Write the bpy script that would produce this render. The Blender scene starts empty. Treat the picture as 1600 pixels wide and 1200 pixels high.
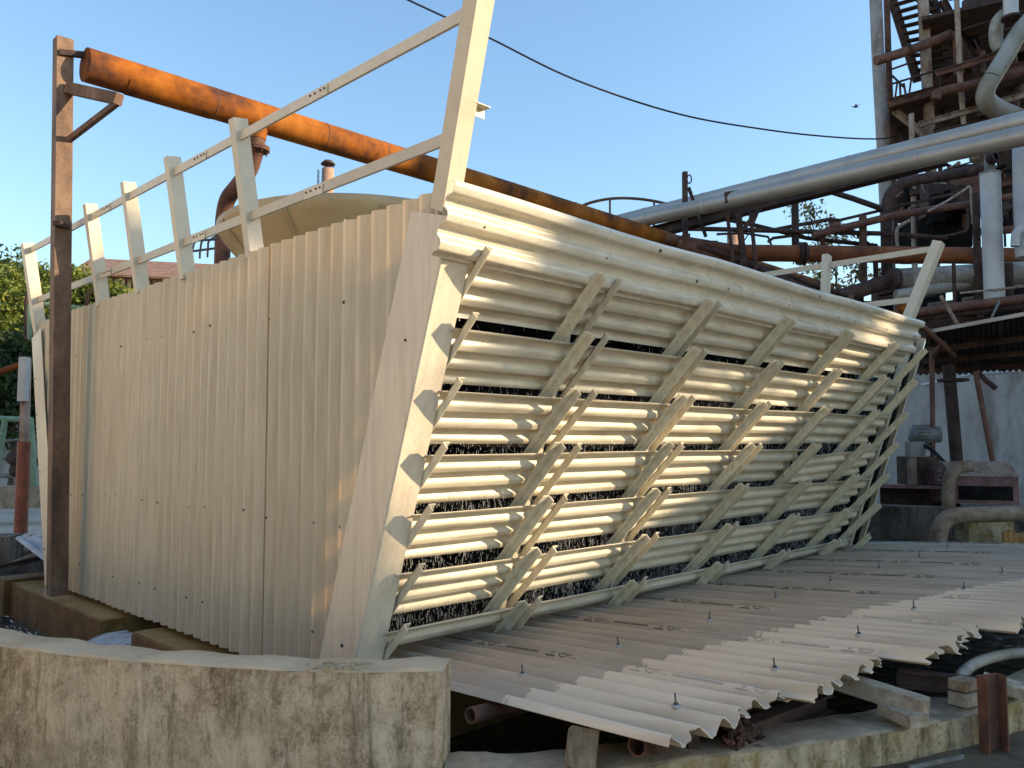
import bpy, math, random
import numpy as np
from mathutils import Vector, Matrix

random.seed(7)
rng = np.random.default_rng(11)
SC = bpy.context.scene
COL = SC.collection

# ------------------------------------------------------------------ camera
F_PX, PITCH, CAM_Z = 1290.0, math.atan(92 / 1290.0), 1.65
cam_d = bpy.data.cameras.new('camera')
cam_d.sensor_width = 36.0
cam_d.lens = 36.0 * F_PX / 1600.0
cam_d.clip_start, cam_d.clip_end = 0.05, 2000.0
cam = bpy.data.objects.new('camera', cam_d)
COL.objects.link(cam)
cam.location = (0, 0, CAM_Z)
cam.rotation_euler = (math.pi / 2 + PITCH, 0, 0)
SC.camera = cam

# ------------------------------------------------------------------ sky, sun, exposure
SUN_EL, SUN_AZ = math.radians(20.0), math.radians(94.0)      # azimuth measured from +Y towards +X
SUN_DIR = Vector((math.sin(SUN_AZ) * math.cos(SUN_EL), math.cos(SUN_AZ) * math.cos(SUN_EL), math.sin(SUN_EL)))
world = bpy.data.worlds.new('World')
SC.world = world
world.use_nodes = True
wn = world.node_tree
wn.nodes.clear()
w_out = wn.nodes.new('ShaderNodeOutputWorld')
w_bg = wn.nodes.new('ShaderNodeBackground')
w_sky = wn.nodes.new('ShaderNodeTexSky')
w_sky.sky_type = 'NISHITA'
w_sky.sun_disc = False
w_sky.sun_elevation = SUN_EL
w_sky.sun_rotation = SUN_AZ
w_sky.air_density, w_sky.dust_density, w_sky.ozone_density = 1.5, 0.6, 4.4
w_bg.inputs['Strength'].default_value = 0.13
wn.links.new(w_sky.outputs[0], w_bg.inputs[0])
wn.links.new(w_bg.outputs[0], w_out.inputs[0])
sun_d = bpy.data.lights.new('sun', 'SUN')
sun_d.energy, sun_d.angle, sun_d.color = 3.8, math.radians(0.6), (1.0, 0.80, 0.53)
sun = bpy.data.objects.new('sun', sun_d)
COL.objects.link(sun)
sun.rotation_euler = SUN_DIR.to_track_quat('Z', 'Y').to_euler()
SC.view_settings.view_transform = 'Standard'
SC.view_settings.look = 'None'
SC.view_settings.exposure = 1.17
SC.view_settings.gamma = 1.0
SC.view_settings.use_curve_mapping = False

# ------------------------------------------------------------------ coordinates
V = lambda *a: np.array(a, float)
CP, SP = math.cos(PITCH), math.sin(PITCH)
EYE = V(0, 0, CAM_Z)

def ray(u, v):
    x, y = (u - 800) / F_PX, (600 - v) / F_PX
    return V(x, CP - y * SP, SP + y * CP)

def at(u, v, Y):                 # the world point seen at (u, v) that lies Y metres ahead
    r = ray(u, v)
    return EYE + r * (Y / r[1])

def atz(u, v, z):
    r = ray(u, v)
    return EYE + r * ((z - CAM_Z) / r[2])

A1 = math.radians(-45.3)
E1 = V(math.sin(A1), math.cos(A1), 0)          # along the end wall, away from the near corner
E2 = V(math.cos(A1), -math.sin(A1), 0)         # along the louvred face, away from the near corner
UP = V(0, 0, 1)
REF = V(5.7 * math.sin(math.radians(-11.8)), 5.7 * math.cos(math.radians(-11.8)), 0)

def T(t, w, z):                  # cooling tower frame: t along the louvres, w outwards, z up
    return REF + t * E2 - w * E1 + V(0, 0, z)

def unit(a):
    a = np.asarray(a, float)
    return a / np.linalg.norm(a)

# ------------------------------------------------------------------ materials
def nd(nt, t, **kw):
    n = nt.nodes.new(t)
    for k, v in kw.items():
        if k in n.inputs.keys():
            n.inputs[k].default_value = v
        else:
            setattr(n, k, v)
    return n

def ramp(nt, stops, src):
    r = nt.nodes.new('ShaderNodeValToRGB')
    while len(r.color_ramp.elements) < len(stops):
        r.color_ramp.elements.new(0.5)
    for e, (p, c) in zip(r.color_ramp.elements, stops):
        e.position = p
        e.color = (c[0], c[1], c[2], 1) if hasattr(c, '__len__') else (c, c, c, 1)
    nt.links.new(src, r.inputs[0])
    return r.outputs[0]

def mixc(nt, fac, a, b, mode='MIX'):
    m = nt.nodes.new('ShaderNodeMix')
    m.data_type, m.blend_type = 'RGBA', mode
    for sock, val in ((0, fac), (6, a), (7, b)):
        if hasattr(val, 'is_linked') or hasattr(val, 'links'):
            nt.links.new(val, m.inputs[sock])
        elif sock == 0:
            m.inputs[0].default_value = val
        else:
            m.inputs[sock].default_value = (val[0], val[1], val[2], 1)
    return m.outputs[2]

def noise(nt, vec, scale, detail=5, rough=0.6, stretch=None, dist=0.0):
    if stretch is not None:
        mp = nd(nt, 'ShaderNodeMapping')
        mp.inputs['Scale'].default_value = stretch
        nt.links.new(vec, mp.inputs[0])
        vec = mp.outputs[0]
    n = nd(nt, 'ShaderNodeTexNoise', Scale=scale, Detail=detail, Roughness=rough, Distortion=dist)
    nt.links.new(vec, n.inputs['Vector'])
    return n.outputs['Fac']

def base_mat(name, rough=0.6, metal=0.0, spec=0.5):
    m = bpy.data.materials.new(name)
    m.use_nodes = True
    nt = m.node_tree
    b = nt.nodes['Principled BSDF']
    b.inputs['Roughness'].default_value = rough
    b.inputs['Metallic'].default_value = metal
    b.inputs['Specular IOR Level'].default_value = spec
    tc = nd(nt, 'ShaderNodeTexCoord')
    return m, nt, b, tc.outputs['Object']

def set_bump(nt, b, src, strength=0.3, dist=0.01):
    bp = nd(nt, 'ShaderNodeBump', Strength=strength, Distance=dist)
    nt.links.new(src, bp.inputs['Height'])
    nt.links.new(bp.outputs[0], b.inputs['Normal'])

def worn(name, c1, c2, c3, scale=6, rough=0.7, metal=0.0, stretch=(1, 1, 1), bump=0.25, spec=0.4, lo=0.35, hi=0.7, mot=0.72):
    """three colours of paint / rust / dust blended by two noises"""
    m, nt, b, oc = base_mat(name, rough, metal, spec)
    n1 = noise(nt, oc, scale, 8, 0.65, stretch)
    n2 = noise(nt, oc, scale * 4.3, 6, 0.7)
    c = ramp(nt, [(lo, c1), (0.5, c2), (hi, c3)], n1)
    oi = nd(nt, 'ShaderNodeObjectInfo')
    c = mixc(nt, 1.0, c, ramp(nt, [(0.0, 0.86), (1.0, 1.06)], oi.outputs['Random']), 'MULTIPLY')
    d = ramp(nt, [(0.3, mot), (0.62, 1.0 + (1 - mot) * .3)], n2)
    c = mixc(nt, 1.0, c, d, 'MULTIPLY')
    nt.links.new(c, b.inputs['Base Color'])
    set_bump(nt, b, n2, bump, 0.006)
    return m

def frp_mat(name, base, dirt, trans=0.12, rough=0.38, streak=(9, 9, 0.7)):
    """glass-fibre sheet: slightly glossy, a little light passes through"""
    m, nt, b, oc = base_mat(name, rough, 0, 0.5)
    n1 = noise(nt, oc, 1.6, 6, 0.6)
    n2 = noise(nt, oc, 2.2, 7, 0.7, streak)
    n3 = noise(nt, oc, 60, 4, 0.7)
    oi = nd(nt, 'ShaderNodeObjectInfo')
    c = mixc(nt, oi.outputs['Random'], [x * k_ for x, k_ in zip(base, (1.03, 1.03, 1.02))], [x * k_ for x, k_ in zip(base, (.89, .88, .85))])
    c = mixc(nt, ramp(nt, [(0.44, 0.0), (0.66, 0.6)], n2), c, dirt)
    n6 = noise(nt, oc, 4.5, 7, 0.75, [x * 1.6 for x in streak], .2)
    c = mixc(nt, ramp(nt, [(0.56, 0.0), (0.70, 0.5)], n6), c, [x * .62 for x in dirt])
    c = mixc(nt, ramp(nt, [(0.40, 0.0), (0.70, 0.30)], n1), c, [x * 0.86 for x in base])
    c = mixc(nt, ramp(nt, [(0.63, 0.0), (0.75, 0.35)], n3), c, dirt)
    nt.links.new(c, b.inputs['Base Color'])
    nt.links.new(ramp(nt, [(0.3, rough - 0.06), (0.7, rough + 0.16)], n1), b.inputs['Roughness'])
    n4 = noise(nt, oc, 5.0, 3, 0.5)
    set_bump(nt, b, n4, 0.12, 0.03)
    tr = nd(nt, 'ShaderNodeBsdfTranslucent')
    tr.inputs['Color'].default_value = (0.85, 0.66, 0.40, 1)
    mx = nd(nt, 'ShaderNodeMixShader', Fac=trans)
    out = nt.nodes['Material Output']
    nt.links.new(b.outputs[0], mx.inputs[1])
    nt.links.new(tr.outputs[0], mx.inputs[2])
    nt.links.new(mx.outputs[0], out.inputs[0])
    return m

def concrete_mat(name, light, mid, dark, scale=2.2, streak=(2.2, 2.2, 0.7), moss=None):
    m, nt, b, oc = base_mat(name, 0.9, 0, 0.2)
    n1 = noise(nt, oc, scale, 9, 0.68, streak, 0.4)
    n2 = noise(nt, oc, scale * 9, 8, 0.75)
    n3 = noise(nt, oc, scale * 0.45, 5, 0.6)
    n4 = noise(nt, oc, scale * 40, 3, 0.6)
    c = ramp(nt, [(0.36, dark), (0.47, mid), (0.60, light)], n1)
    c = mixc(nt, ramp(nt, [(0.50, 0.0), (0.62, 0.62)], n3), c, mid)
    c = mixc(nt, ramp(nt, [(0.53, 0.0), (0.63, 0.75)], n2), c, dark)
    c = mixc(nt, ramp(nt, [(0.30, 0.45), (0.42, 0.0)], n2), c, light)
    c = mixc(nt, ramp(nt, [(0.66, 0.0), (0.72, 0.8)], n4), c, [x * 0.5 for x in dark])
    if moss:
        n5 = noise(nt, oc, scale * 1.7, 7, 0.7)
        c = mixc(nt, ramp(nt, [(0.50, 0.0), (0.64, 0.8)], n5), c, moss)
    nt.links.new(c, b.inputs['Base Color'])
    a = nd(nt, 'ShaderNodeMath', operation='ADD')
    nt.links.new(n2, a.inputs[0])
    nt.links.new(n1, a.inputs[1])
    set_bump(nt, b, a.outputs[0], 0.55, 0.012)
    return m

def plaster_mat():
    """old lime plaster: pale patches left between brown-black algae runs"""
    m, nt, b, oc = base_mat('stained_lime_plaster', 0.92, 0, 0.2)
    big = noise(nt, oc, 1.3, 4, 0.55, (1, 1, .9), .6)
    run = noise(nt, oc, 4.5, 8, 0.72, (1.6, 1.6, .5), .8)
    mid = noise(nt, oc, 15, 10, 0.8, (1, 1, .75), .4)
    fine = noise(nt, oc, 75, 8, 0.8, (1, 1, .8))
    def add(a, bq, k):
        x = nd(nt, 'ShaderNodeMath', operation='MULTIPLY_ADD')
        nt.links.new(bq, x.inputs[0]); x.inputs[1].default_value = k
        nt.links.new(a, x.inputs[2])
        return x.outputs[0]
    v = add(add(add(big, run, 1.0), mid, 1.0), fine, .8)     # mean about 1.9
    c = ramp(nt, [(0.0, (0.075, 0.054, 0.03)), (0.25, (0.17, 0.122, 0.07)), (0.47, (0.36, 0.27, 0.168)), (0.62, (0.51, 0.395, 0.26)), (0.88, (0.66, 0.53, 0.37))], nd_range(nt, v, 1.50, 2.28))
    c = mixc(nt, ramp(nt, [(0.60, 0.0), (0.70, 0.7)], fine), c, (0.10, 0.08, 0.055))
    drip = noise(nt, oc, 7, 6, 0.7, (2.4, 2.4, .16), .3)
    c = mixc(nt, ramp(nt, [(0.54, 0.0), (0.66, 0.7)], drip), c, (0.115, 0.085, 0.05))
    pale = noise(nt, oc, 26, 8, 0.8, (1, 1, .6), .5)
    c = mixc(nt, ramp(nt, [(0.585, 0.0), (0.625, 0.8)], pale), c, (0.60, 0.50, 0.37))
    pit = noise(nt, oc, 120, 4, 0.7)
    c = mixc(nt, ramp(nt, [(0.62, 0.0), (0.68, 0.75)], pit), c, (0.08, 0.062, 0.04))
    n5 = noise(nt, oc, 2.1, 5, 0.6)
    c = mixc(nt, ramp(nt, [(0.52, 0.0), (0.68, 0.45)], n5), c, (0.30, 0.24, 0.15))
    nt.links.new(c, b.inputs['Base Color'])
    set_bump(nt, b, v, 0.6, 0.012)
    return m

def nd_range(nt, src, lo, hi):
    r = nd(nt, 'ShaderNodeMapRange')
    r.inputs['From Min'].default_value, r.inputs['From Max'].default_value = lo, hi
    nt.links.new(src, r.inputs[0])
    return r.outputs[0]

M = {}
CREAM = (0.77, 0.69, 0.535)
M['frp'] = frp_mat('cream_fibreglass', CREAM, (0.46, 0.39, 0.28), 0.32)
M['frp_louver'] = frp_mat('cream_fibreglass_wet', (0.76, 0.68, 0.53), (0.42, 0.36, 0.27), 0.08, 0.34, (1.0, 1.0, 5))
M['frp_top'] = frp_mat('cream_fibreglass_glossy', (0.80, 0.725, 0.59), (0.45, 0.38, 0.28), 0.08, 0.22, (1.0, 1.0, 5))
M['flash'] = frp_mat('cream_flashing', (0.72, 0.61, 0.465), (0.52, 0.42, 0.31), 0.03, 0.45)
M['steel'] = worn('cream_painted_steel', (0.60, 0.515, 0.38), (0.65, 0.56, 0.42), (0.68, 0.59, 0.45), 3, 0.5, 0, (1, 1, 1), 0.05, mot=.93)
M['bracket'] = worn('cream_painted_bracket', (0.60, 0.50, 0.34), (0.73, 0.645, 0.475), (0.78, 0.70, 0.53), 5, 0.5, 0, (1, 1, 1), 0.08, lo=.30, hi=.62, mot=.84)
M['fan'] = worn('weathered_beige_fibreglass', (0.40, 0.28, 0.14), (0.47, 0.335, 0.175), (0.50, 0.365, 0.20), 0.9, 0.55, 0, (1, 1, 2.5), 0.04, mot=.95)
M['rust_orange'] = worn('orange_rust', (0.085, 0.034, 0.020), (0.28, 0.084, 0.011), (0.36, 0.122, 0.017), 1.1, 0.8, 0, (1, 1, 1), 0.3, 0.15, 0.38, 0.58)
M['rust_orange_shaded'] = worn('shaded_orange_rust', (0.11, 0.042, 0.025), (0.26, 0.088, 0.035), (0.34, 0.125, 0.05), 1.3, 0.75, 0, (1, 1, 1), 0.3, 0.3)  # darker copy of the orange rust; the crossing pipe's shade is in this colour
M['rust'] = worn('brown_rust', (0.085, 0.042, 0.032), (0.155, 0.072, 0.05), (0.235, 0.12, 0.082), 2.2, 0.8, 0, (1, 1, 1), 0.35, 0.3)
M['rust_dark'] = worn('dark_rust', (0.035, 0.022, 0.02), (0.07, 0.04, 0.034), (0.13, 0.07, 0.05), 3.0, 0.8, 0, (1, 1, 1), 0.35, 0.3)
M['rust_post'] = worn('weathered_rusty_steel', (0.10, 0.055, 0.035), (0.19, 0.105, 0.062), (0.30, 0.19, 0.12), 4.0, 0.7, 0, (1, 1, 0.35), 0.3)
M['rust_pale'] = worn('faded_paint_over_rust', (0.17, 0.09, 0.06), (0.34, 0.25, 0.19), (0.44, 0.37, 0.31), 4.5, 0.75, 0, (1, 1, 0.6), 0.3)
M['oxide'] = worn('red_oxide_paint', (0.16, 0.05, 0.03), (0.27, 0.075, 0.04), (0.34, 0.11, 0.06), 4, 0.6)
M['clad'] = worn('aluminium_cladding', (0.33, 0.30, 0.27), (0.40, 0.37, 0.335), (0.45, 0.415, 0.38), 0.8, 0.40, 0.3, (1, 1, 1), 0.05, 0.5, mot=.94)
M['duct'] = worn('stained_pale_duct', (0.22, 0.19, 0.12), (0.32, 0.30, 0.26), (0.38, 0.37, 0.345), 1.1, 0.55, 0.1, (1, 1, 1), 0.05, 0.5, mot=.9)
M['clad_dirty'] = worn('stained_insulation_cladding', (0.17, 0.14, 0.11), (0.33, 0.30, 0.25), (0.46, 0.43, 0.39), 1.8, 0.65, 0.1, (1, 1, 1), 0.2)
M['greywhite'] = worn('grey_white_pipe_paint', (0.44, 0.43, 0.43), (0.52, 0.515, 0.52), (0.57, 0.565, 0.57), 2.0, 0.5, 0, (1, 1, 1), 0.05, mot=.93)
M['grey_col'] = worn('grey_weathered_column', (0.20, 0.15, 0.13), (0.30, 0.27, 0.26), (0.36, 0.34, 0.33), 2.0, 0.7, 0, (1, 1, 0.5), 0.2)
M['black'] = worn('black_parts_and_shade', (0.008, 0.007, 0.007), (0.016, 0.014, 0.013), (0.03, 0.026, 0.024), 3, 0.95, spec=.05)  # near-black; on shadow panels and openings it paints in the shade
M['dark_green'] = worn('dark_green_panel', (0.012, 0.03, 0.025), (0.02, 0.05, 0.04), (0.03, 0.065, 0.05), 3, 0.6)
M['green_pipe'] = worn('green_painted_pipe', (0.13, 0.22, 0.15), (0.19, 0.31, 0.21), (0.24, 0.36, 0.26), 4, 0.55)
M['grey_metal'] = worn('grey_machine_paint', (0.14, 0.135, 0.125), (0.20, 0.195, 0.185), (0.26, 0.255, 0.24), 4, 0.6)
M['purple_red'] = worn('faded_red_machine_paint', (0.13, 0.06, 0.055), (0.22, 0.11, 0.105), (0.28, 0.16, 0.15), 4, 0.65)
M['dusty'] = worn('dust_covered_brown_steel', (0.17, 0.10, 0.065), (0.27, 0.19, 0.135), (0.34, 0.26, 0.20), 4, 0.85)
M['wood'] = worn('weathered_timber', (0.15, 0.10, 0.06), (0.26, 0.19, 0.12), (0.33, 0.26, 0.18), 5, 0.85, 0, (6, 1, 1), 0.4)
M['plank'] = worn('orange_brown_plank', (0.24, 0.12, 0.04), (0.38, 0.21, 0.07), (0.46, 0.29, 0.12), 4, 0.8, 0, (8, 8, 0.6), 0.4)
M['conc_block'] = worn('rough_concrete_block', (0.26, 0.20, 0.14), (0.40, 0.32, 0.23), (0.48, 0.39, 0.29), 6, 0.9, 0, (1, 1, 1), 0.5)
M['wall_near'] = plaster_mat()
M['wall_cap'] = worn('smooth_cement_cap', (0.47, 0.345, 0.21), (0.60, 0.45, 0.285), (0.66, 0.505, 0.335), 2.5, 0.9, 0, (1, 1, 1), 0.2, mot=.9)
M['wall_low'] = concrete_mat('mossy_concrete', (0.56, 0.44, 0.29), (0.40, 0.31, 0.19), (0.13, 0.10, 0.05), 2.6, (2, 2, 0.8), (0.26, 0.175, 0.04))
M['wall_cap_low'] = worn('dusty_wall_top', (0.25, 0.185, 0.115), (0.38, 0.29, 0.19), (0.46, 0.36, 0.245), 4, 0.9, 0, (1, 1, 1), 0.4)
M['wall_dark'] = concrete_mat('damp_dark_concrete', (0.20, 0.165, 0.14), (0.11, 0.09, 0.075), (0.03, 0.025, 0.022), 2.0, (2.5, 2.5, 0.5))
M['tank_wall'] = worn('grey_lime_washed_wall', (0.22, 0.19, 0.165), (0.46, 0.43, 0.42), (0.54, 0.51, 0.50), 0.9, 0.9, 0, (1.6, 1.6, 0.55), 0.15, lo=.34, hi=.6, mot=.9)
M['slab'] = worn('wet_brown_slab', (0.16, 0.082, 0.02), (0.28, 0.165, 0.05), (0.34, 0.225, 0.085), 2.6, 0.3, 0, (1, 1, 1), 0.25, 0.5)
M['slab_side'] = worn('rust_stained_slab_side', (0.10, 0.045, 0.014), (0.19, 0.088, 0.022), (0.25, 0.125, 0.035), 3, 0.6, 0, (1, 1, 1), 0.3)
M['tile_roof'] = worn('red_roof_tiles', (0.16, 0.09, 0.06), (0.24, 0.135, 0.09), (0.32, 0.20, 0.14), 3, 0.85)
M['shed_wall'] = worn('pale_boards', (0.30, 0.20, 0.13), (0.42, 0.29, 0.19), (0.52, 0.40, 0.28), 3, 0.8)
M['brick_stack'] = worn('faded_brick_chimney', (0.28, 0.15, 0.10), (0.40, 0.23, 0.155), (0.46, 0.29, 0.20), 0.8, 0.9)
M['cable'] = worn('black_cable', (0.01, 0.012, 0.014), (0.014, 0.017, 0.02), (0.02, 0.024, 0.028), 3, 0.6)
M['bark'] = worn('tree_bark', (0.05, 0.035, 0.025), (0.09, 0.065, 0.045), (0.13, 0.10, 0.07), 6, 0.9)
M['screw'] = worn('rusted_screw', (0.05, 0.04, 0.035), (0.10, 0.085, 0.075), (0.16, 0.14, 0.125), 30, 0.6, 0.2)
M['washer'] = worn('pale_washer', (0.30, 0.28, 0.25), (0.40, 0.37, 0.34), (0.46, 0.44, 0.40), 30, 0.6)
M['print'] = worn('black_print', (0.035, 0.033, 0.03), (0.05, 0.047, 0.043), (0.09, 0.085, 0.078), 25, 0.85)
M['print_faded'] = worn('faded_grey_print', (0.36, 0.30, 0.23), (0.42, 0.35, 0.27), (0.47, 0.39, 0.30), 25, 0.9)
M['bounce_tan'] = worn('tan_bounce_plaster', (0.62, 0.49, 0.34), (0.70, 0.57, 0.41), (0.72, 0.60, 0.44), 1.0, 0.9)  # pale warm colour so the added left building bounces light
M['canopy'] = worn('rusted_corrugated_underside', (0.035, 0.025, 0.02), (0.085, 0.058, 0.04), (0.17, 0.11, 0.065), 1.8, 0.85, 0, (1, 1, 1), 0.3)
M['pave'] = concrete_mat('dusty_concrete_paving', (0.50, 0.42, 0.33), (0.42, 0.35, 0.27), (0.26, 0.21, 0.16), 0.7, (1, 1, 1))
M['ground'] = concrete_mat('wet_earth', (0.16, 0.125, 0.08), (0.11, 0.085, 0.055), (0.05, 0.04, 0.027), 1.6, (1, 1, 1))
M['lilac_sheet'] = worn('pale_loose_sheet', (0.36, 0.36, 0.38), (0.45, 0.45, 0.48), (0.52, 0.52, 0.54), 3, 0.7)

def leaf_mat(name, c1, c2, c3):
    m, nt, b, oc = base_mat(name, 0.6, 0, 0.25)
    g = nd(nt, 'ShaderNodeNewGeometry')
    c = ramp(nt, [(0.0, c1), (0.55, c2), (1.0, c3)], g.outputs['Random Per Island'])
    nt.links.new(c, b.inputs['Base Color'])
    tr = nd(nt, 'ShaderNodeBsdfTranslucent')
    nt.links.new(c, tr.inputs['Color'])
    mx = nd(nt, 'ShaderNodeMixShader', Fac=0.25)
    nt.links.new(b.outputs[0], mx.inputs[1])
    nt.links.new(tr.outputs[0], mx.inputs[2])
    nt.links.new(mx.outputs[0], nt.nodes['Material Output'].inputs[0])
    return m
M['leaf_yellow'] = leaf_mat('yellow_green_leaves', (0.08, 0.12, 0.022), (0.15, 0.18, 0.03), (0.23, 0.235, 0.045))
M['leaf_dark'] = leaf_mat('dark_green_leaves', (0.025, 0.045, 0.016), (0.045, 0.07, 0.022), (0.075, 0.095, 0.03))
M['leaf_sparse'] = leaf_mat('dry_olive_leaves', (0.13, 0.12, 0.04), (0.24, 0.20, 0.07), (0.34, 0.27, 0.11))

def cement_sheet_mat():
    """asbestos cement: UV holds (metres along the sheet, metres across all sheets); damp near the tower"""
    m, nt, b, oc = base_mat('grey_fibre_cement', 0.85, 0, 0.25)
    uv = nd(nt, 'ShaderNodeUVMap')
    sep = nd(nt, 'ShaderNodeSeparateXYZ')
    nt.links.new(uv.outputs[0], sep.inputs[0])
    nA = noise(nt, uv.outputs[0], 9, 6, 0.7)
    nB = noise(nt, uv.outputs[0], 45, 4, 0.7)
    nC = noise(nt, uv.outputs[0], 1.5, 5, 0.6, (0.5, 3, 1))
    # damp where (distance down the sheet) + slope*across + noise stays below a limit
    def mth(op, a, bb):
        k = nd(nt, 'ShaderNodeMath', operation=op)
        for i, x in enumerate((a, bb)):
            if hasattr(x, 'links'):
                nt.links.new(x, k.inputs[i])
            else:
                k.inputs[i].default_value = x
        return k.outputs[0]
    d = mth('ADD', sep.outputs[0], mth('MULTIPLY', mth('MULTIPLY', sep.outputs[1], sep.outputs[1]), -0.027))
    d = mth('ADD', d, mth('MULTIPLY', mth('SUBTRACT', nA, 0.5), 0.42))
    d = mth('ADD', d, mth('MULTIPLY', mth('SUBTRACT', nB, 0.5), 0.12))
    wet = ramp(nt, [(0.0, 1.0), (0.02, 0.0)], mth('SUBTRACT', d, 1.40))
    dry = mixc(nt, ramp(nt, [(0.38, 0.0), (0.66, 0.5)], nC), (0.72, 0.575, 0.415), (0.58, 0.455, 0.325))
    dry = mixc(nt, ramp(nt, [(0.58, 0.0), (0.7, 0.35)], nB), dry, (0.46, 0.37, 0.285))
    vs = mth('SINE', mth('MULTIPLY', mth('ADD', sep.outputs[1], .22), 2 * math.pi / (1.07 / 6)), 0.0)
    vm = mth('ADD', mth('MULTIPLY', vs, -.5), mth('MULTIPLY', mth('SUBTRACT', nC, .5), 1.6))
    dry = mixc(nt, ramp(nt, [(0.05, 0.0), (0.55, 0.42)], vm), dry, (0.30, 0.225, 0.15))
    damp = mixc(nt, ramp(nt, [(0.38, 0.0), (0.62, 1.0)], nC), (0.47, 0.385, 0.29), (0.35, 0.28, 0.21))
    c = mixc(nt, wet, dry, damp)
    nt.links.new(c, b.inputs['Base Color'])
    r = nd(nt, 'ShaderNodeMapRange')
    r.inputs['To Min'].default_value, r.inputs['To Max'].default_value = 0.9, 0.55
    nt.links.new(wet, r.inputs[0])
    nt.links.new(r.outputs[0], b.inputs['Roughness'])
    set_bump(nt, b, nB, 0.25, 0.003)
    return m
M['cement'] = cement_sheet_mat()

def water_mat(name, col, rough=0.06, scale=6, strength=0.6):
    m, nt, b, oc = base_mat(name, rough, 0, 0.6)
    b.inputs['Base Color'].default_value = (*col, 1)
    n = noise(nt, oc, scale, 5, 0.6, None, 1.0)
    set_bump(nt, b, n, strength, 0.06)
    return m
M['water'] = water_mat('dark_basin_water', (0.012, 0.011, 0.010), 0.05, 5, 0.7)
m_, nt_, b_, oc_ = base_mat('falling_water', 0.15, 0, 0.8)
b_.inputs['Base Color'].default_value = (0.86, 0.86, 0.86, 1)
b_.inputs['Transmission Weight'].default_value = 0.25
M['drops'] = m_
m_, nt_, b_, oc_ = base_mat('rushing_water', 0.12, 0, 0.8)
nn = noise(nt_, oc_, 14, 6, 0.7, (5, 5, 0.8))
nt_.links.new(ramp(nt_, [(0.40, (0.10, 0.10, 0.11)), (0.60, (0.66, 0.68, 0.72))], nn), b_.inputs['Base Color'])
set_bump(nt_, b_, nn, 0.8, 0.04)
M['rush'] = m_

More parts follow.
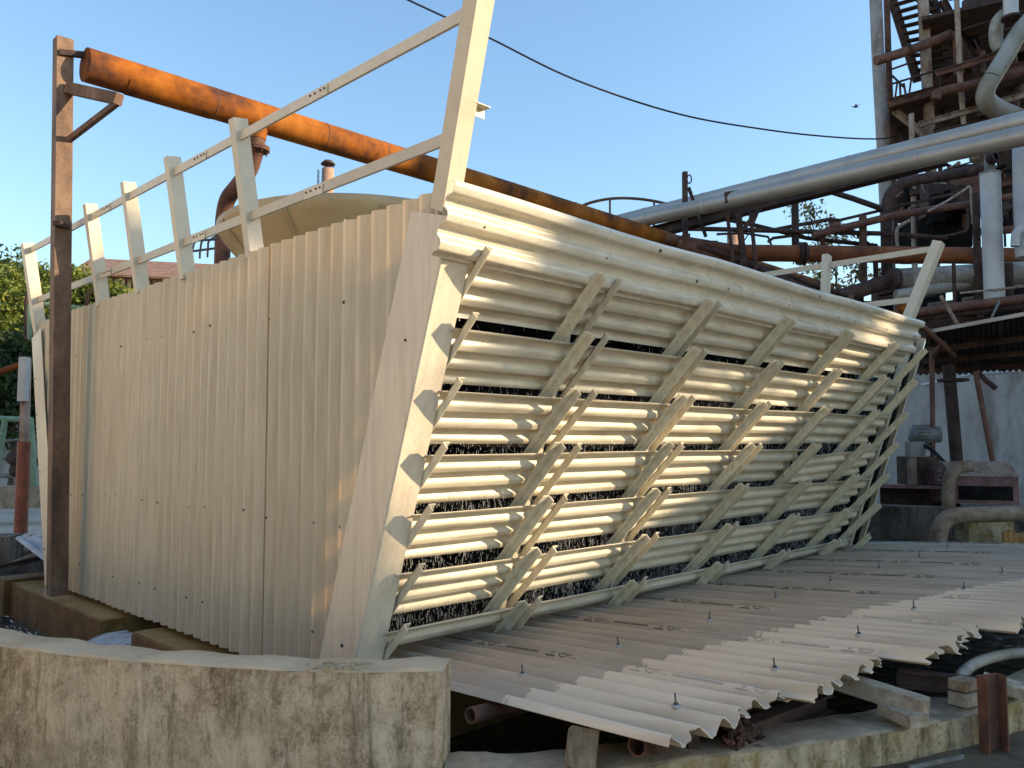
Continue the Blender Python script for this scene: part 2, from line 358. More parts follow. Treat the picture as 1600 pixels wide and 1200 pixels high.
# ------------------------------------------------------------------ mesh builder
class MB:
    def __init__(self):
        self.v, self.f, self.sm, self.uv = [], [], [], None

    def add(self, verts, faces, smooth=False):
        o = len(self.v)
        self.v.extend([tuple(map(float, p)) for p in verts])
        for f in faces:
            self.f.append(tuple(i + o for i in f))
            self.sm.append(smooth)

    def box(self, c, x, y, z):        # centre and three half-extent vectors
        c, x, y, z = map(lambda a: np.asarray(a, float), (c, x, y, z))
        p = [c - x - y - z, c + x - y - z, c + x + y - z, c - x + y - z, c - x - y + z, c + x - y + z, c + x + y + z, c - x + y + z]
        f = [(0, 3, 2, 1), (4, 5, 6, 7), (0, 1, 5, 4), (1, 2, 6, 5), (2, 3, 7, 6), (3, 0, 4, 7)]
        if np.dot(np.cross(x, y), z) < 0:
            f = [tuple(reversed(q)) for q in f]
        self.add(p, f)
        return self

    def bar(self, p, q, a, b, up=(0, 0, 1)):   # rectangular bar from p to q, a wide (sideways), b deep (along up)
        p, q = np.asarray(p, float), np.asarray(q, float)
        d = unit(q - p)
        s = np.cross(d, up)
        if np.linalg.norm(s) < 1e-3:
            s = np.cross(d, (0.3, 1, 0.1))
        s = unit(s)
        n = np.cross(s, d)
        return self.box((p + q) / 2, (q - p) / 2, s * a / 2, n * b / 2)

    def angle(self, p, q, leg1, leg2, th=0.007):  # L section: two legs given as vectors from the heel line
        for leg, other in ((leg1, leg2), (leg2, leg1)):
            leg, other = np.asarray(leg, float), unit(other)
            start = 0 if leg is leg1 else 0
            c = (np.asarray(p) + np.asarray(q)) / 2 + leg / 2 + other * th / 2
            self.box(c, (np.asarray(q) - np.asarray(p)) / 2, leg / 2, other * th / 2)
        return self

    def ibeam(self, p, q, w, h, up=(0, 0, 1), th=0.015):
        p, q = np.asarray(p, float), np.asarray(q, float)
        d = unit(q - p)
        s = unit(np.cross(d, up)) if np.linalg.norm(np.cross(d, up)) > 1e-3 else unit(np.cross(d, (1, 0.2, 0)))
        n = np.cross(s, d)
        m = (p + q) / 2
        self.box(m + n * (h - th) / 2, (q - p) / 2, s * w / 2, n * th / 2)
        self.box(m - n * (h - th) / 2, (q - p) / 2, s * w / 2, n * th / 2)
        self.box(m, (q - p) / 2, s * th / 2, n * (h / 2 - th))
        return self

    def tube(self, pts, r, n=12, caps=True, hollow=0.0):
        pts = [np.asarray(p, float) for p in pts]
        rs = r if hasattr(r, '__len__') else [r] * len(pts)
        rings, prev = [], None
        for i, p in enumerate(pts):
            d = unit(pts[min(i + 1, len(pts) - 1)] - pts[max(i - 1, 0)])
            if prev is None:
                s = np.cross(d, (0, 0, 1))
                if np.linalg.norm(s) < 0.05:
                    s = np.cross(d, (1, 0, 0))
            else:
                s = prev - d * np.dot(prev, d)
            s = unit(s)
            prev = s
            nrm = np.cross(d, s)
            rings.append([p + rs[i] * (math.cos(a) * s + math.sin(a) * nrm) for a in np.linspace(0, 2 * math.pi, n, endpoint=False)])
        verts = [q for ring in rings for q in ring]
        faces = []
        for i in range(len(pts) - 1):
            for j in range(n):
                k = (j + 1) % n
                faces.append((i * n + j, (i + 1) * n + j, (i + 1) * n + k, i * n + k))
        self.add(verts, [tuple(reversed(f)) for f in faces], True)
        if caps:
            if hollow:
                for ring, p, dd in ((rings[0], pts[0], pts[1] - pts[0]), (rings[-1], pts[-1], pts[-2] - pts[-1])):
                    dd = unit(dd)
                    inner = [p + (q - p) * hollow for q in ring]
                    deep = [q + dd * rs[0] * 3 for q in inner]
                    vv = ring + inner + deep
                    ff = []
                    for j in range(n):
                        k = (j + 1) % n
                        ff += [(j, k, n + k, n + j), (n + j, n + k, 2 * n + k, 2 * n + j)]
                    ff.append(tuple(range(2 * n, 3 * n)))
                    self.add(vv, ff)
            else:
                self.add(rings[0], [tuple(range(n))])
                self.add(rings[-1], [tuple(reversed(range(n)))])
        return self

    def lathe(self, c, prof, n=32, axis=(0, 0, 1), a0=0.0, a1=2 * math.pi, close=True):
        c, ax = np.asarray(c, float), unit(axis)
        s = unit(np.cross(ax, (0.31, 0.95, 0.05)) if abs(ax[2]) > 0.9 else np.cross(ax, (0, 0, 1)))
        t = np.cross(ax, s)
        full = abs(a1 - a0 - 2 * math.pi) < 1e-6
        angs = np.linspace(a0, a1, n, endpoint=not full)
        verts = [c + ax * h + r * (math.cos(a) * s + math.sin(a) * t) for (r, h) in prof for a in angs]
        faces = []
        for i in range(len(prof) - 1):
            for j in range(n if full else n - 1):
                k = (j + 1) % n
                faces.append((i * n + j, i * n + k, (i + 1) * n + k, (i + 1) * n + j))
        self.add(verts, faces, True)
        return self

    def prism(self, poly, d):          # closed polygon (list of points) swept by vector d
        n = len(poly)
        d = np.asarray(d, float)
        vv = [np.asarray(p, float) for p in poly] + [np.asarray(p, float) + d for p in poly]
        self.add(vv, [tuple(reversed(range(n))), tuple(range(n, 2 * n))] + [(i, (i + 1) % n, n + (i + 1) % n, n + i) for i in range(n)])
        return self

    def sheet(self, grid, th):         # grid [i][j] of points; thickness th along each local normal
        g = np.asarray(grid, float)
        ni, nj = g.shape[:2]
        du = np.gradient(g, axis=0)
        dv = np.gradient(g, axis=1)
        nr = np.cross(du, dv)
        nr /= np.linalg.norm(nr, axis=2, keepdims=True) + 1e-12
        b = g - nr * th
        verts = list(g.reshape(-1, 3)) + list(b.reshape(-1, 3))
        N = ni * nj
        idx = lambda i, j: i * nj + j
        top, bot, edge = [], [], []
        for i in range(ni - 1):
            for j in range(nj - 1):
                q = (idx(i, j), idx(i + 1, j), idx(i + 1, j + 1), idx(i, j + 1))
                top.append(q)
                bot.append(tuple(N + k for k in reversed(q)))
        for j in range(nj - 1):
            edge.append((idx(0, j), idx(0, j + 1), N + idx(0, j + 1), N + idx(0, j)))
            edge.append((idx(ni - 1, j + 1), idx(ni - 1, j), N + idx(ni - 1, j), N + idx(ni - 1, j + 1)))
        for i in range(ni - 1):
            edge.append((idx(i + 1, 0), idx(i, 0), N + idx(i, 0), N + idx(i + 1, 0)))
            edge.append((idx(i, nj - 1), idx(i + 1, nj - 1), N + idx(i + 1, nj - 1), N + idx(i, nj - 1)))
        o = len(self.v)
        self.add(verts, top + bot, True)
        # separate copies of rim vertices keep the rim sharp
        rim = sorted({k for e in edge for k in e})
        mp = {k: i for i, k in enumerate(rim)}
        self.add([verts[k] for k in rim], [tuple(mp[k] for k in e) for e in edge], False)
        return o, N

    def build(self, name, mat, parent=None, base=None, mats=None):
        org = np.zeros(3)
        if parent is not None:
            q = parent
            while q is not None:
                org = org + np.array(q.location)
                q = q.parent
        elif base is not None:
            org = np.asarray(base, float)
        me = bpy.data.meshes.new(name)
        vv = np.asarray(self.v, float) - org
        me.from_pydata([tuple(p) for p in vv], [], self.f)
        me.polygons.foreach_set('use_smooth', self.sm)
        me.materials.append(mat)
        me.update()
        o = bpy.data.objects.new(name, me)
        COL.objects.link(o)
        if parent is not None:
            o.parent = parent
        elif base is not None:
            o.location = tuple(org)
        return o

def tag(o, label=None, cat=None, group=None, kind=None):
    if label: o['label'] = label
    if cat: o['category'] = cat
    if group: o['group'] = group
    if kind: o['kind'] = kind
    return o

def thing(name, label, cat, loc, group=None):
    o = bpy.data.objects.new(name, None)
    o.empty_display_size = 0.2
    COL.objects.link(o)
    o.location = tuple(map(float, loc))
    return tag(o, label, cat, group)

def clone(o, loc=None, parent=None):
    c = o.copy()
    COL.objects.link(c)
    if parent is not None: c.parent = parent
    if loc is not None: c.location = loc
    return c

def bez(pts, n=8):                    # Catmull-Rom through the points
    P = [np.asarray(p, float) for p in pts]
    P = [2 * P[0] - P[1]] + P + [2 * P[-1] - P[-2]]
    out = []
    for i in range(1, len(P) - 2):
        for t in np.linspace(0, 1, n, endpoint=False):
            a, b, c, d = P[i - 1:i + 3]
            out.append(0.5 * (2 * b + (c - a) * t + (2 * a - 5 * b + 4 * c - d) * t * t + (3 * b - a - 3 * c + d) * t ** 3))
    out.append(P[-2])
    return out

# ================================================================== SETTING
GZ = 0.0
left_out = [(-9.5, 10.5), (-7.6, 8.3), (-6.2, 6.85), (-5.0, 5.75), (-4.2, 5.13), (-3.4, 4.72), (-2.63, 4.35), (-2.13, 4.16), (-1.7, 4.04), (-1.2, 3.93), (-0.75, 3.875), (-0.32, 3.90)]
left_in = [(-9.1, 10.6), (-7.3, 8.5), (-5.95, 7.1), (-4.85, 6.05), (-4.05, 5.45), (-3.25, 4.95), (-2.5, 4.56), (-2.04, 4.36), (-1.6, 4.23), (-1.12, 4.135), (-0.72, 4.10), (-0.30, 4.12)]
low_out = [(-0.31, 3.78), (0.2, 3.80), (0.55, 3.90), (0.9, 4.03), (1.25, 4.13), (1.65, 4.27), (2.05, 4.42), (2.5, 4.64), (2.93, 4.88), (3.5, 5.28), (4.2, 5.85), (5.2, 6.8), (6.4, 8.1)]
low_in = [(-0.31, 4.08), (0.15, 4.10), (0.46, 4.19), (0.8, 4.31), (1.14, 4.41), (1.54, 4.55), (1.94, 4.70), (2.37, 4.91), (2.78, 5.14), (3.33, 5.52), (4.0, 6.07), (5.0, 7.0), (6.15, 8.3)]
back_ring = [tuple(T(9.6, 2.2, 0)[:2]), tuple(T(9.6, -9.6, 0)[:2]), tuple(T(-1.2, -9.6, 0)[:2])]
pit = left_in + low_in[1:] + back_ring

def ground_with_hole():
    import bmesh
    bm = bmesh.new()
    R = 700
    outer = [bm.verts.new((x, y, GZ)) for x, y in ((-R, -R), (R, -R), (R, R), (-R, R))]
    inner = [bm.verts.new((x, y, GZ)) for x, y in pit]
    es = []
    for ring in (outer, inner):
        for i in range(len(ring)):
            es.append(bm.edges.new((ring[i], ring[(i + 1) % len(ring)])))
    bmesh.ops.triangle_fill(bm, use_beauty=True, edges=es)
    for f in bm.faces:
        if f.normal.z < 0: f.normal_flip()
    me = bpy.data.meshes.new('ground')
    bm.to_mesh(me)
    bm.free()
    me.materials.append(M['ground'])
    o = bpy.data.objects.new('ground', me)
    COL.objects.link(o)
    return tag(o, kind='structure')
ground_with_hole()

mb = MB()
n_ = len(pit)
mb.add([(x, y, GZ - 0.002) for x, y in pit] + [(x, y, -1.1) for x, y in pit], [((i + 1) % n_, i, n_ + i, n_ + (i + 1) % n_) for i in range(n_)])
tag(mb.build('basin_wall', M['wall_dark']), kind='structure')
mb = MB()
mb.add([(x, y, -1.1) for x, y in pit], [tuple(range(n_))])
tag(mb.build('basin_floor', M['wall_dark']), kind='structure')
mb = MB()
mb.add([(x, y, -0.42) for x, y in pit], [tuple(range(n_))])
tag(mb.build('basin_water', M['water']), kind='structure')
mb = MB()                                                     # paving beyond the basin on the left
mb.add([(-60, 11.5, .004), (-9.9, 11.5, .004), (-9.2, 14.5, .004), (-4.6, 19.0, .004), (-4.6, 40, .004), (-60, 40, .004)], [(0, 1, 2, 3, 4, 5)])
tag(mb.build('paving', M['pave']), kind='structure')
mb = MB()                                                     # pale yard added behind the camera to bounce warm light
mb.add([(-30, -40, .004), (30, -40, .004), (30, 1.6, .004), (3.0, 2.4, .004), (-2.0, 2.0, .004), (-8, 5.5, .004), (-30, 8, .004)], [tuple(range(7))])
tag(mb.build('bounce_paving', M['pave']), kind='structure')

def curved_wall(name, outer, inner, z0, z1, mat, capmat, label, cat, cap=0.010, wob=0.010):
    o_ = bez([V(x, y, 0) for x, y in outer], 8)
    i_ = bez([V(x, y, 0) for x, y in inner], 8)
    root = thing(name, label, cat, (o_[len(o_) // 2][0], o_[len(o_) // 2][1], z0))
    n = len(o_)
    zs = np.linspace(z0, z1, 9)
    mb = MB()
    g = [[V(p[0], p[1], z) + unit(p - q) * wob * (math.sin(i * .7 + z * 5) * .5 + random.uniform(-.5, .5)) for z in zs] for i, (p, q) in enumerate(zip(o_, i_))]
    fl = lambda G: [tuple(p) for r in G for p in r]
    m = len(zs)
    mb.add(fl(g), [(i * m + j, (i + 1) * m + j, (i + 1) * m + j + 1, i * m + j + 1) for i in range(n - 1) for j in range(m - 1)], True)
    gi = [[V(q[0], q[1], z) for z in (zs[0], zs[-1])] for q in i_]
    mb.add(fl(gi), [((i + 1) * 2, i * 2, i * 2 + 1, (i + 1) * 2 + 1) for i in range(n - 1)])
    for k, rev in ((0, True), (n - 1, False)):               # end faces
        a = [g[k][j] for j in range(m)]
        b = [V(i_[k][0], i_[k][1], z) for z in zs]
        fs = [(j, m + j, m + j + 1, j + 1) for j in range(m - 1)]
        mb.add(a + b, [tuple(reversed(f)) if rev else f for f in fs])
    mb.build('masonry', mat, root)
    # the cap: a slightly uneven top with a rounded arris
    mb = MB()
    prof = [(-0.004, -0.0015), (0.0, cap * .35), (0.03, cap * .85), (0.10, cap), (0.5, cap * 1.05), (0.95, cap), (1.0, -0.004)]
    G = []
    for i, (p, q) in enumerate(zip(o_, i_)):
        w = random.uniform(-1, 1) * .003
        chip = .045 * max(0, random.gauss(-.4, .8)) if wob else 0
        G.append([V(*(p + (q - p) * (a + (chip if 0 < n_a < 3 else 0)))[:2], z1 + h + (w + .006 * math.sin(i * .9)) * (1 if h > 0 else 0)) for n_a, (a, h) in enumerate(prof)])
    k = len(prof)
    mb.add(fl(G), [(i * k + j, (i + 1) * k + j, (i + 1) * k + j + 1, i * k + j + 1) for i in range(n - 1) for j in range(k - 1)], True)
    for e, rev in ((G[0], True), (G[-1], False)):
        mb.add(e, [tuple(range(k)) if not rev else tuple(reversed(range(k)))])
    mb.build('wall_cap', capmat, root)
    return root

wall_left = curved_wall('basin_parapet', left_out, left_in, -0.05, 0.598, M['wall_near'], M['wall_cap'], 'tall curved stained plaster parapet with pale smooth top in the left foreground', 'wall')
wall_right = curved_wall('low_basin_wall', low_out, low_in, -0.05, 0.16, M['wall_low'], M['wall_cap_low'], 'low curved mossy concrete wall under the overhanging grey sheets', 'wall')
# broken plaster on the parapet beside the tower corner
mb = MB()
for k in range(60):
    c = V(-0.80 + random.gauss(0, .075), 3.90 + random.uniform(-.02, .10), .6085 + random.uniform(0, .004))
    a = random.uniform(0, 6.28)
    r_ = random.uniform(.004, .026) * (1 if k < 40 else .5)
    n_c = random.choice([4, 5, 6])
    tl = V(random.uniform(-.25, .25), random.uniform(-.25, .25), 1)
    ring = []
    for q in range(n_c):
        aa = a + 2 * math.pi * (q + random.uniform(-.2, .2)) / n_c
        dx, dy = r_ * math.cos(aa) * random.uniform(.6, 1.1), r_ * math.sin(aa) * random.uniform(.5, 1.0)
        ring.append(c + V(dx, dy, -tl[0] * dx - tl[1] * dy))
    mb.prism(ring, UP * random.uniform(.002, .006))
mb.build('plaster_chips', M['wall_low'], wall_left)['kind'] = 'stuff'

# ------------------------------------------------------------------ the brown slab the tower stands on
slab = thing('tower_plinth', 'wet rust brown concrete plinth with spill channel under the tower', 'plinth', T(0, -3, -1.0))
def plinth(name, t0, t1, w0, w1, z0, z1, mat):
    MB().box((T(t0, w0, z0) + T(t1, w1, z1)) / 2, E2 * (t1 - t0) / 2, -E1 * (w1 - w0) / 2, UP * (z1 - z0) / 2).build(name, mat, slab)
plinth('floor_slab', -0.22, 7.9, -6.6, -3.58, -1.0, -.024, M['slab'])
plinth('floor_slab', -0.20, 7.9, -2.90, .25, -1.0, -.024, M['slab'])
plinth('channel_bed', -0.17, 7.9, -3.58, -2.90, -1.0, -.17, M['slab_side'])
plinth('slab_facing', -0.232, -0.2205, -6.6, -3.58, -1.0, -.045, M['slab_side'])
plinth('slab_facing', -0.214, -0.2005, -2.90, .25, -1.0, -.045, M['slab_side'])
plinth('rusty_end_block', -0.30, .4, -7.0, -6.61, -1.0, .01, M['slab_side'])
# water spilling out of the channel
mb = MB()
for k in range(150):
    b = random.random()
    w0 = -3.57 + .66 * b
    push = random.uniform(.28, .44)
    pts_ = []
    for a in np.linspace(0, 1, 7):
        pts_.append(T(-.02 - (push + .14) * a, w0 + .05 * a * (b - .5) + .012 * math.sin(a * 5 + k), -.150 + .01 * math.sin(k) - .33 * max(0, a - .25) ** 1.8))
    r_ = random.uniform(.002, .0065)
    mb.tube(pts_, [r_ * random.uniform(.5, 1.3) for _ in pts_], 6)
tag(mb.build('spilling_water', M['drops'], None, T(-.3, -3.24, -.3)), 'white streams of water spilling from the plinth channel into the basin', 'water', kind='stuff')
mb = MB()
for k in range(420):
    a = random.gauss(0, .35); b = random.gauss(0, .4)
    p = T(-.75 + a * .5, -5.6 + b * 1.6, -.405)
    s = random.uniform(.006, .02)
    mb.tube([p, p + E1 * s * random.uniform(1, 4) + E2 * s * random.uniform(-2, 2) + UP * random.uniform(.002, .02)], [s * .5, s * .25], 5)
tag(mb.build('churned_water', M['drops'], None, T(-.75, -5.6, -.42)), 'blue white churned water in the dark basin at left', 'water', kind='stuff')

# ================================================================== COOLING TOWER
tower = thing('cooling_tower', 'large cream fibreglass cooling tower with slanting louvres and railings on top', 'cooling tower', T(3.9, -3.05, 0))
LEAN = .33
def face(t, z, off=0.0):             # point on the leaning line of the louvred face
    return T(t, .16 + LEAN * z + off, z)

def trap(x):                          # trapezoid rib, 0..1 over one period, flat crests
    x = x % 1.0
    if x < .05: return x / .05
    if x < .24: return 1.0
    if x < .97: return 1.0 - (x - .24) / .73
    return 0.0

RIB = 1.0 / 6
def end_sheets(tpos, sgn, name_far=False):
    """vertical ribbed sheets of an end wall; sgn=-1 faces the viewer"""
    brk = [0, .008, .045, .06, .15, .225, .25, .27, .6, .95, .975, .99]
    ws = [-7.30, -6.03, -5.02, -4.02, -3.02, -2.01, -1.0, 0.0, 1.05]
    for k in range(len(ws) - 1):
        wa, wb = ws[k] - .03, ws[k + 1] + .012
        xs = []
        n0, n1 = math.floor(wa / RIB) - 1, math.ceil(wb / RIB) + 1
        for n in range(n0, n1):
            for b in brk:
                x = (n + b) * RIB
                if wa < x < wb: xs.append(x)
        xs = [wa] + xs + [wb]
        lift = .010 * (k % 2) + .002
        G = []
        jz = random.uniform(-.008, .012)
        for x in xs:
            # the two outer sheets follow the lean of the corner
            col = []
            for q in range(7):
                a = q / 6
                z0, z1 = .012 + .01 * random.random(), 3.175 + jz
                z = z0 + (z1 - z0) * a
                hi = .08 + LEAN * z
                lo = -6.05 - LEAN * .93 * z
                w = min(max(x, lo), hi)
                d = .056 * trap(x / RIB) + lift + .004 * math.sin(x * 3.1 + z * 1.7) * a
                col.append(T(tpos + sgn * d, w, z))
            G.append(col)
        mb = MB()
        if sgn < 0: G = G[::-1]
        mb.sheet(G, .004)
        s = mb.build('end_sheet', M['frp'] if not name_far else M['dark_green'], tower)
        if not name_far:
            for z in (.33, 1.1, 2.62):
                for fw in (.18, .72):
                    w = wa + (wb - wa) * fw
                    w = (math.floor(w / RIB) + .18) * RIB
                    if w < -6.05 - LEAN * z or w > .0 + LEAN * z or random.random() < .25: continue
                    p = T(tpos + sgn * (.056 + lift), w, z + random.uniform(-.03, .03))
                    MB().lathe(p, [(.0, -.013), (.006, -.012), (.006, -.005), (.012, -.004), (.012, .0)], 7, E2).build('screw', M['screw'], s)
end_sheets(.070, -1)
end_sheets(7.95, 1, True)

def flashing(sgn_w, tpos, sgn_t, wid_end=.36, wid_face=.20):
    """folded corner strip: one leaf on the end wall, one on the louvred face"""
    zA, zB = -.02, 2.98
    edge = (lambda z: .155 + LEAN * z) if sgn_w > 0 else (lambda z: -6.06 - LEAN * .93 * z)
    mb = MB()
    t0 = tpos + sgn_t * .078
    G = []
    for i in range(9):
        z = zA + (zB - zA) * i / 8
        e = edge(z)
        wv = .002 * math.sin(i * 1.9)
        row = [T(t0 + wv, e - sgn_w * wid_end, z + .10), T(t0 + wv * .5, e - sgn_w * .18, z + .05), T(t0, e - sgn_w * .006, z), T(t0 - sgn_t * .006, e, z), T(t0 - sgn_t * wid_face * .6, e + .002 * sgn_w, z - .02), T(t0 - sgn_t * wid_face, e + .004 * sgn_w, z - .05)]
        G.append(row if sgn_w * sgn_t < 0 else row[::-1])
    mb.sheet(G, .005)
    for f in range(len(mb.sm)): mb.sm[f] = False
    o = mb.build('corner_flashing', M['flash'], tower)
    for z in ((.33, 2.28) if sgn_w > 0 else (.4, 1.3, 2.0, 2.45)):
        p = T(t0, edge(z) - sgn_w * (.17 if sgn_w > 0 else .07), z)
        MB().lathe(p, [(.0, -.016), (.008, -.015), (.009, -.005), (.017, -.004), (.017, .0)], 8, E2).build('screw', M['screw'], o)
flashing(1, .066, -1, .36, .20)
flashing(-1, .066, -1, .36, .2)
flashing(1, 7.95, 1, .3, .10)
flashing(-1, 7.95, 1, .3, .2)

# interior: dark fill, roof deck, back louvre skin, columns along the leaning line
MB().prism([T(.12, -.35, -.02), T(.12, .25, 2.3), T(.12, -6.7, 2.3), T(.12, -5.9, -.02)], E2 * 7.3).build('fill_pack', M['black'], tower)
MB().prism([T(.16, -.30, 2.29), T(.16, .22, 2.29), T(.16, .62, 2.80), T(.16, .30, 2.80)], E2 * 7.4).build('fill_pack', M['black'], tower)  # added dark block hiding the sky behind the upper louvre gaps
MB().box(T(3.95, -3.2, 2.42), E2 * 3.80, E1 * 3.3, UP * .03).build('roof_deck', M['steel'], tower)
mb = MB()
G = []
for i in range(2):
    for_z = .02 + 3.1 * i
    G.append([T(t, -6.12 - LEAN * .93 * for_z, for_z) for t in np.linspace(.02, 7.78, 3)])
mb.sheet(G, .01)
mb.build('rear_skin', M['frp'], tower)

COLS = [.20, 1.31, 2.67, 4.05, 5.38, 6.72, 7.68]
for t in COLS[1:-1]:
    MB().bar(face(t + .085, -.02, -.16), face(t + .085, 2.95, -.16), .05, .07, E1).build('frame_column', M['steel'], tower)
for t in (.05, 7.84):
    MB().bar(face(t + .03, -.02, -.14), face(t + .03, 2.95, -.14), .06, .09, E1).build('frame_column', M['steel'], tower)

# louvre brackets: angles at 45 degrees, in pairs on the inner columns
BD = unit(-E1 + UP)                   # up and out
BN = unit(E1 + UP)                    # across the bracket, up and in
def bracket_mesh(side, L=.745):
    mb = MB()
    a, b = BD * (-.17), BD * (L - .17)
    if side < 0:   mb.angle(a, b, -E2 * .074, -BN * .060, .007)
    else:          mb.angle(a, b, E2 * .056, -BN * .056, .007)
    return mb
proto = {}
for side in (-1, 1):
    mb = bracket_mesh(side)
    me_o = mb.build('bracket', M['bracket'])
    proto[side] = me_o
    COL.objects.unlink(me_o)
Z0, DZ, DW = 2.41, .3875, .128
rows = [(.825 - DW * k, Z0 - DZ * k) for k in range(7)]
TB = np.array(tower.location)
sagged = None
for k, (w, z) in enumerate(rows):
    for c, t in enumerate(COLS):
        if c == 0: spec = [(1, t)]
        elif c == len(COLS) - 1: spec = [(-1, t), (1, t + .02)]
        else: spec = [(-1, t + .01), (1, t + [.165, .165, .135, .11, .10, .09, .09][c])]
        for side, tt in spec:
            o = bpy.data.objects.new('bracket', proto[side].data)
            COL.objects.link(o)
            o.parent = tower
            o.location = tuple(T(tt + random.uniform(-.012, .012), w + random.uniform(-.006, .006), z + random.uniform(-.008, .008)) - TB)
            o.rotation_euler = (random.uniform(-.018, .018), random.uniform(-.018, .018), random.uniform(-.02, .02))

# louvre strips
def wavep(x):                         # soft-cornered trapezoid wave, 0..1, period 1
    s = math.sin(2 * math.pi * x)
    return .5 + .5 * math.tanh(2.2 * s) / math.tanh(2.2)

PER = .150
def strip_grid(t0, t1, w, z, a0, a1, phase, off=.045, tilt0=0., tilt1=0., amp=.038, nt=9):
    na = int((a1 - a0) / PER * 22) + 2
    G = []
    for i in range(nt):
        f = i / (nt - 1)
        t = t0 + (t1 - t0) * f
        dz = tilt0 * (1 - f) + tilt1 * f
        row = []
        for j in range(na):
            a = a0 + (a1 - a0) * j / (na - 1)
            h = off - amp * (wavep((a1 - a) / PER + phase) - .5) + .0025 * math.sin(t * 2.3 + j * .4)
            row.append(T(t, w, z) + BD * a + BN * h + UP * dz)
        G.append(row)
    return G

for k, (w, z) in enumerate(rows):
    last = k == len(rows) - 1
    a0, a1 = ([.016, -.008, -.030, -.048, -.062, -.068, 0][k], .435) if not last else (.19, .435)
    cuts = [(.15, 2.75), (2.65, 5.42), (5.32, 7.58)]
    for c, (ta, tb) in enumerate(cuts):
        tl0, tl1 = random.uniform(-.006, .006), random.uniform(-.006, .006)
        if k == 3 and c == 2: tl0 = -.085                     # one strip has slipped off its bracket
        mb = MB()
        mb.sheet(strip_grid(ta, tb, w, z, a0, a1, .27, .050 + .005 * c, tl0, tl1), .004)
        o = mb.build('louver_strip', M['frp_louver'], tower)
        if k == 3 and c == 2: tag(o, 'louvre strip with its near end slipped down')

# the top fascia: one band of sheet in three lapped lengths, wavy upper edge
TD = unit(T(0, 1.31, 3.17) - T(0, 1.135, 2.735))
TNo = unit(np.cross(E2, TD))
if np.dot(TNo, -E1) < 0: TNo = -TNo
for c, (ta, tb) in enumerate([(-.115, 2.80), (2.70, 5.42), (5.32, 7.52)]):
    L = .45
    G = []
    for i in range(13):
        f = i / 12
        t = ta + (tb - ta) * f
        row = []
        for j in range(60):
            a = L * j / 59
            h = .052 * (wavep(a / .165 + .80) - .5) + .006 * c + .004 * math.sin(t * 1.7)
            bow = .012 * math.sin(t * 2.2 + .6) * (j / 59) ** 2
            row.append(T(t, 1.12, 2.725) + TD * (a + bow * .5) + TNo * (h + bow) + V(0, 0, -.012 * math.sin(f * math.pi)))
        G.append(row)
    mb = MB()
    mb.sheet([list(r) for r in G], .005)
    o = mb.build('fascia_sheet', M['frp_top'], tower)
    for q in range(5):
        t = ta + (tb - ta) * (q + .5) / 5
        a = PER * (1 + (q % 2)) + .085
        p = T(t, 1.12, 2.725) + TD * a + TNo * (.02 + .006 * c)
        MB().lathe(p, [(.0, .016), (.007, .015), (.008, .005), (.015, .004), (.015, -.006)], 8, TNo).build('screw', M['screw'], o)

# railings over the two end walls
def railing(tp, sgn, posts, w_near, w_far):
    ln = lambda z: tp + sgn * .16 * (z - 3.15)
    for w in posts:
        MB().bar(T(ln(3.14) - sgn * .03, w, 3.14), T(ln(4.23) - sgn * .03, w, 4.23), .125, .085, E1).build('rail_post', M['steel'], tower)
    zc = 4.62 if sgn < 0 else 4.17
    for w0, dw, zt in ((w_near - .09, .455, zc), (w_far + (0 if sgn < 0 else .09), -.03 if sgn < 0 else -.455, 4.17)):
        a = T(ln(3.05), w0 + dw * .2 * (1.0 if sgn < 0 else .8), 3.05)
        b = T(ln(zt), w0 + dw * (zt - 2.85) * (1.0 if sgn < 0 else .8), zt)
        MB().bar(a, b, .13, .115, E1).build('rail_post', M['steel'], tower)
    for z in (4.09, 3.46):
        t = ln(z) - sgn * .02
        r = MB().bar(T(t, w_near - .09 + .455 * (z - 2.85) * (1 if sgn < 0 else .8), z), T(t, w_far + (-.03 if sgn < 0 else .09 - .455 * (z - 2.85) * .8), z), .02, .075).build('guard_rail', M['steel'], tower)
        for w in (-.25, -2.1, -4.3):
            w += .2 * (z > 4) - .1
            MB().bar(T(t + sgn * .016, w - .12, z - .012), T(t + sgn * .016, w + .12, z - .012), .008, .07).build('joint_plate', M['steel'], r)
            for q in (-.09, -.03, .04, .09):
                MB().lathe(T(t + sgn * .021, w + q, z), [(0, sgn * .008), (.007, sgn * .007), (.009, 0)], 6, E2).build('bolt', M['screw'], r)
railing(0.03, -1, [-1.33, -2.58, -3.62, -4.69], 1.02, -6.84)
railing(7.75, 1, [-.06, -1.5, -3.0, -4.5], .98, -6.75)
for z in (4.34, 3.62):
    t = -.16 * (z - 3.15)
    w = .93 + .455 * (z - 2.85)
    MB().angle(T(t + .07, w, z), T(t + .20, w, z), -E1 * .06, -UP * .06, .006).build('rail_cleat', M['steel'], tower)

# fan stack on the roof
fan_c = T(2.62, -3.55, 2.96)
prof = [(1.28, -.5), (1.28, 0), (1.26, .25), (1.27, .45), (1.33, .70), (1.47, .92), (1.60, 1.06), (1.66, 1.15), (1.67, 1.22), (1.63, 1.25), (1.60, 1.22), (1.45, 1.0), (1.28, .6), (1.25, -.5)]
fan = MB().lathe(fan_c, prof, 72).build('fan_stack', M['fan'], tower)
for a in np.linspace(0, 2 * math.pi, 10, endpoint=False):
    mb = MB()
    d = V(math.cos(a), math.sin(a), 0)
    for (r0, h0), (r1, h1) in zip(prof[:7], prof[1:8]):
        mb.bar(fan_c + d * (r0 + .008) + UP * h0, fan_c + d * (r1 + .008) + UP * h1, .05, .02, d)
    mb.build('stack_seam', M['fan'], fan)
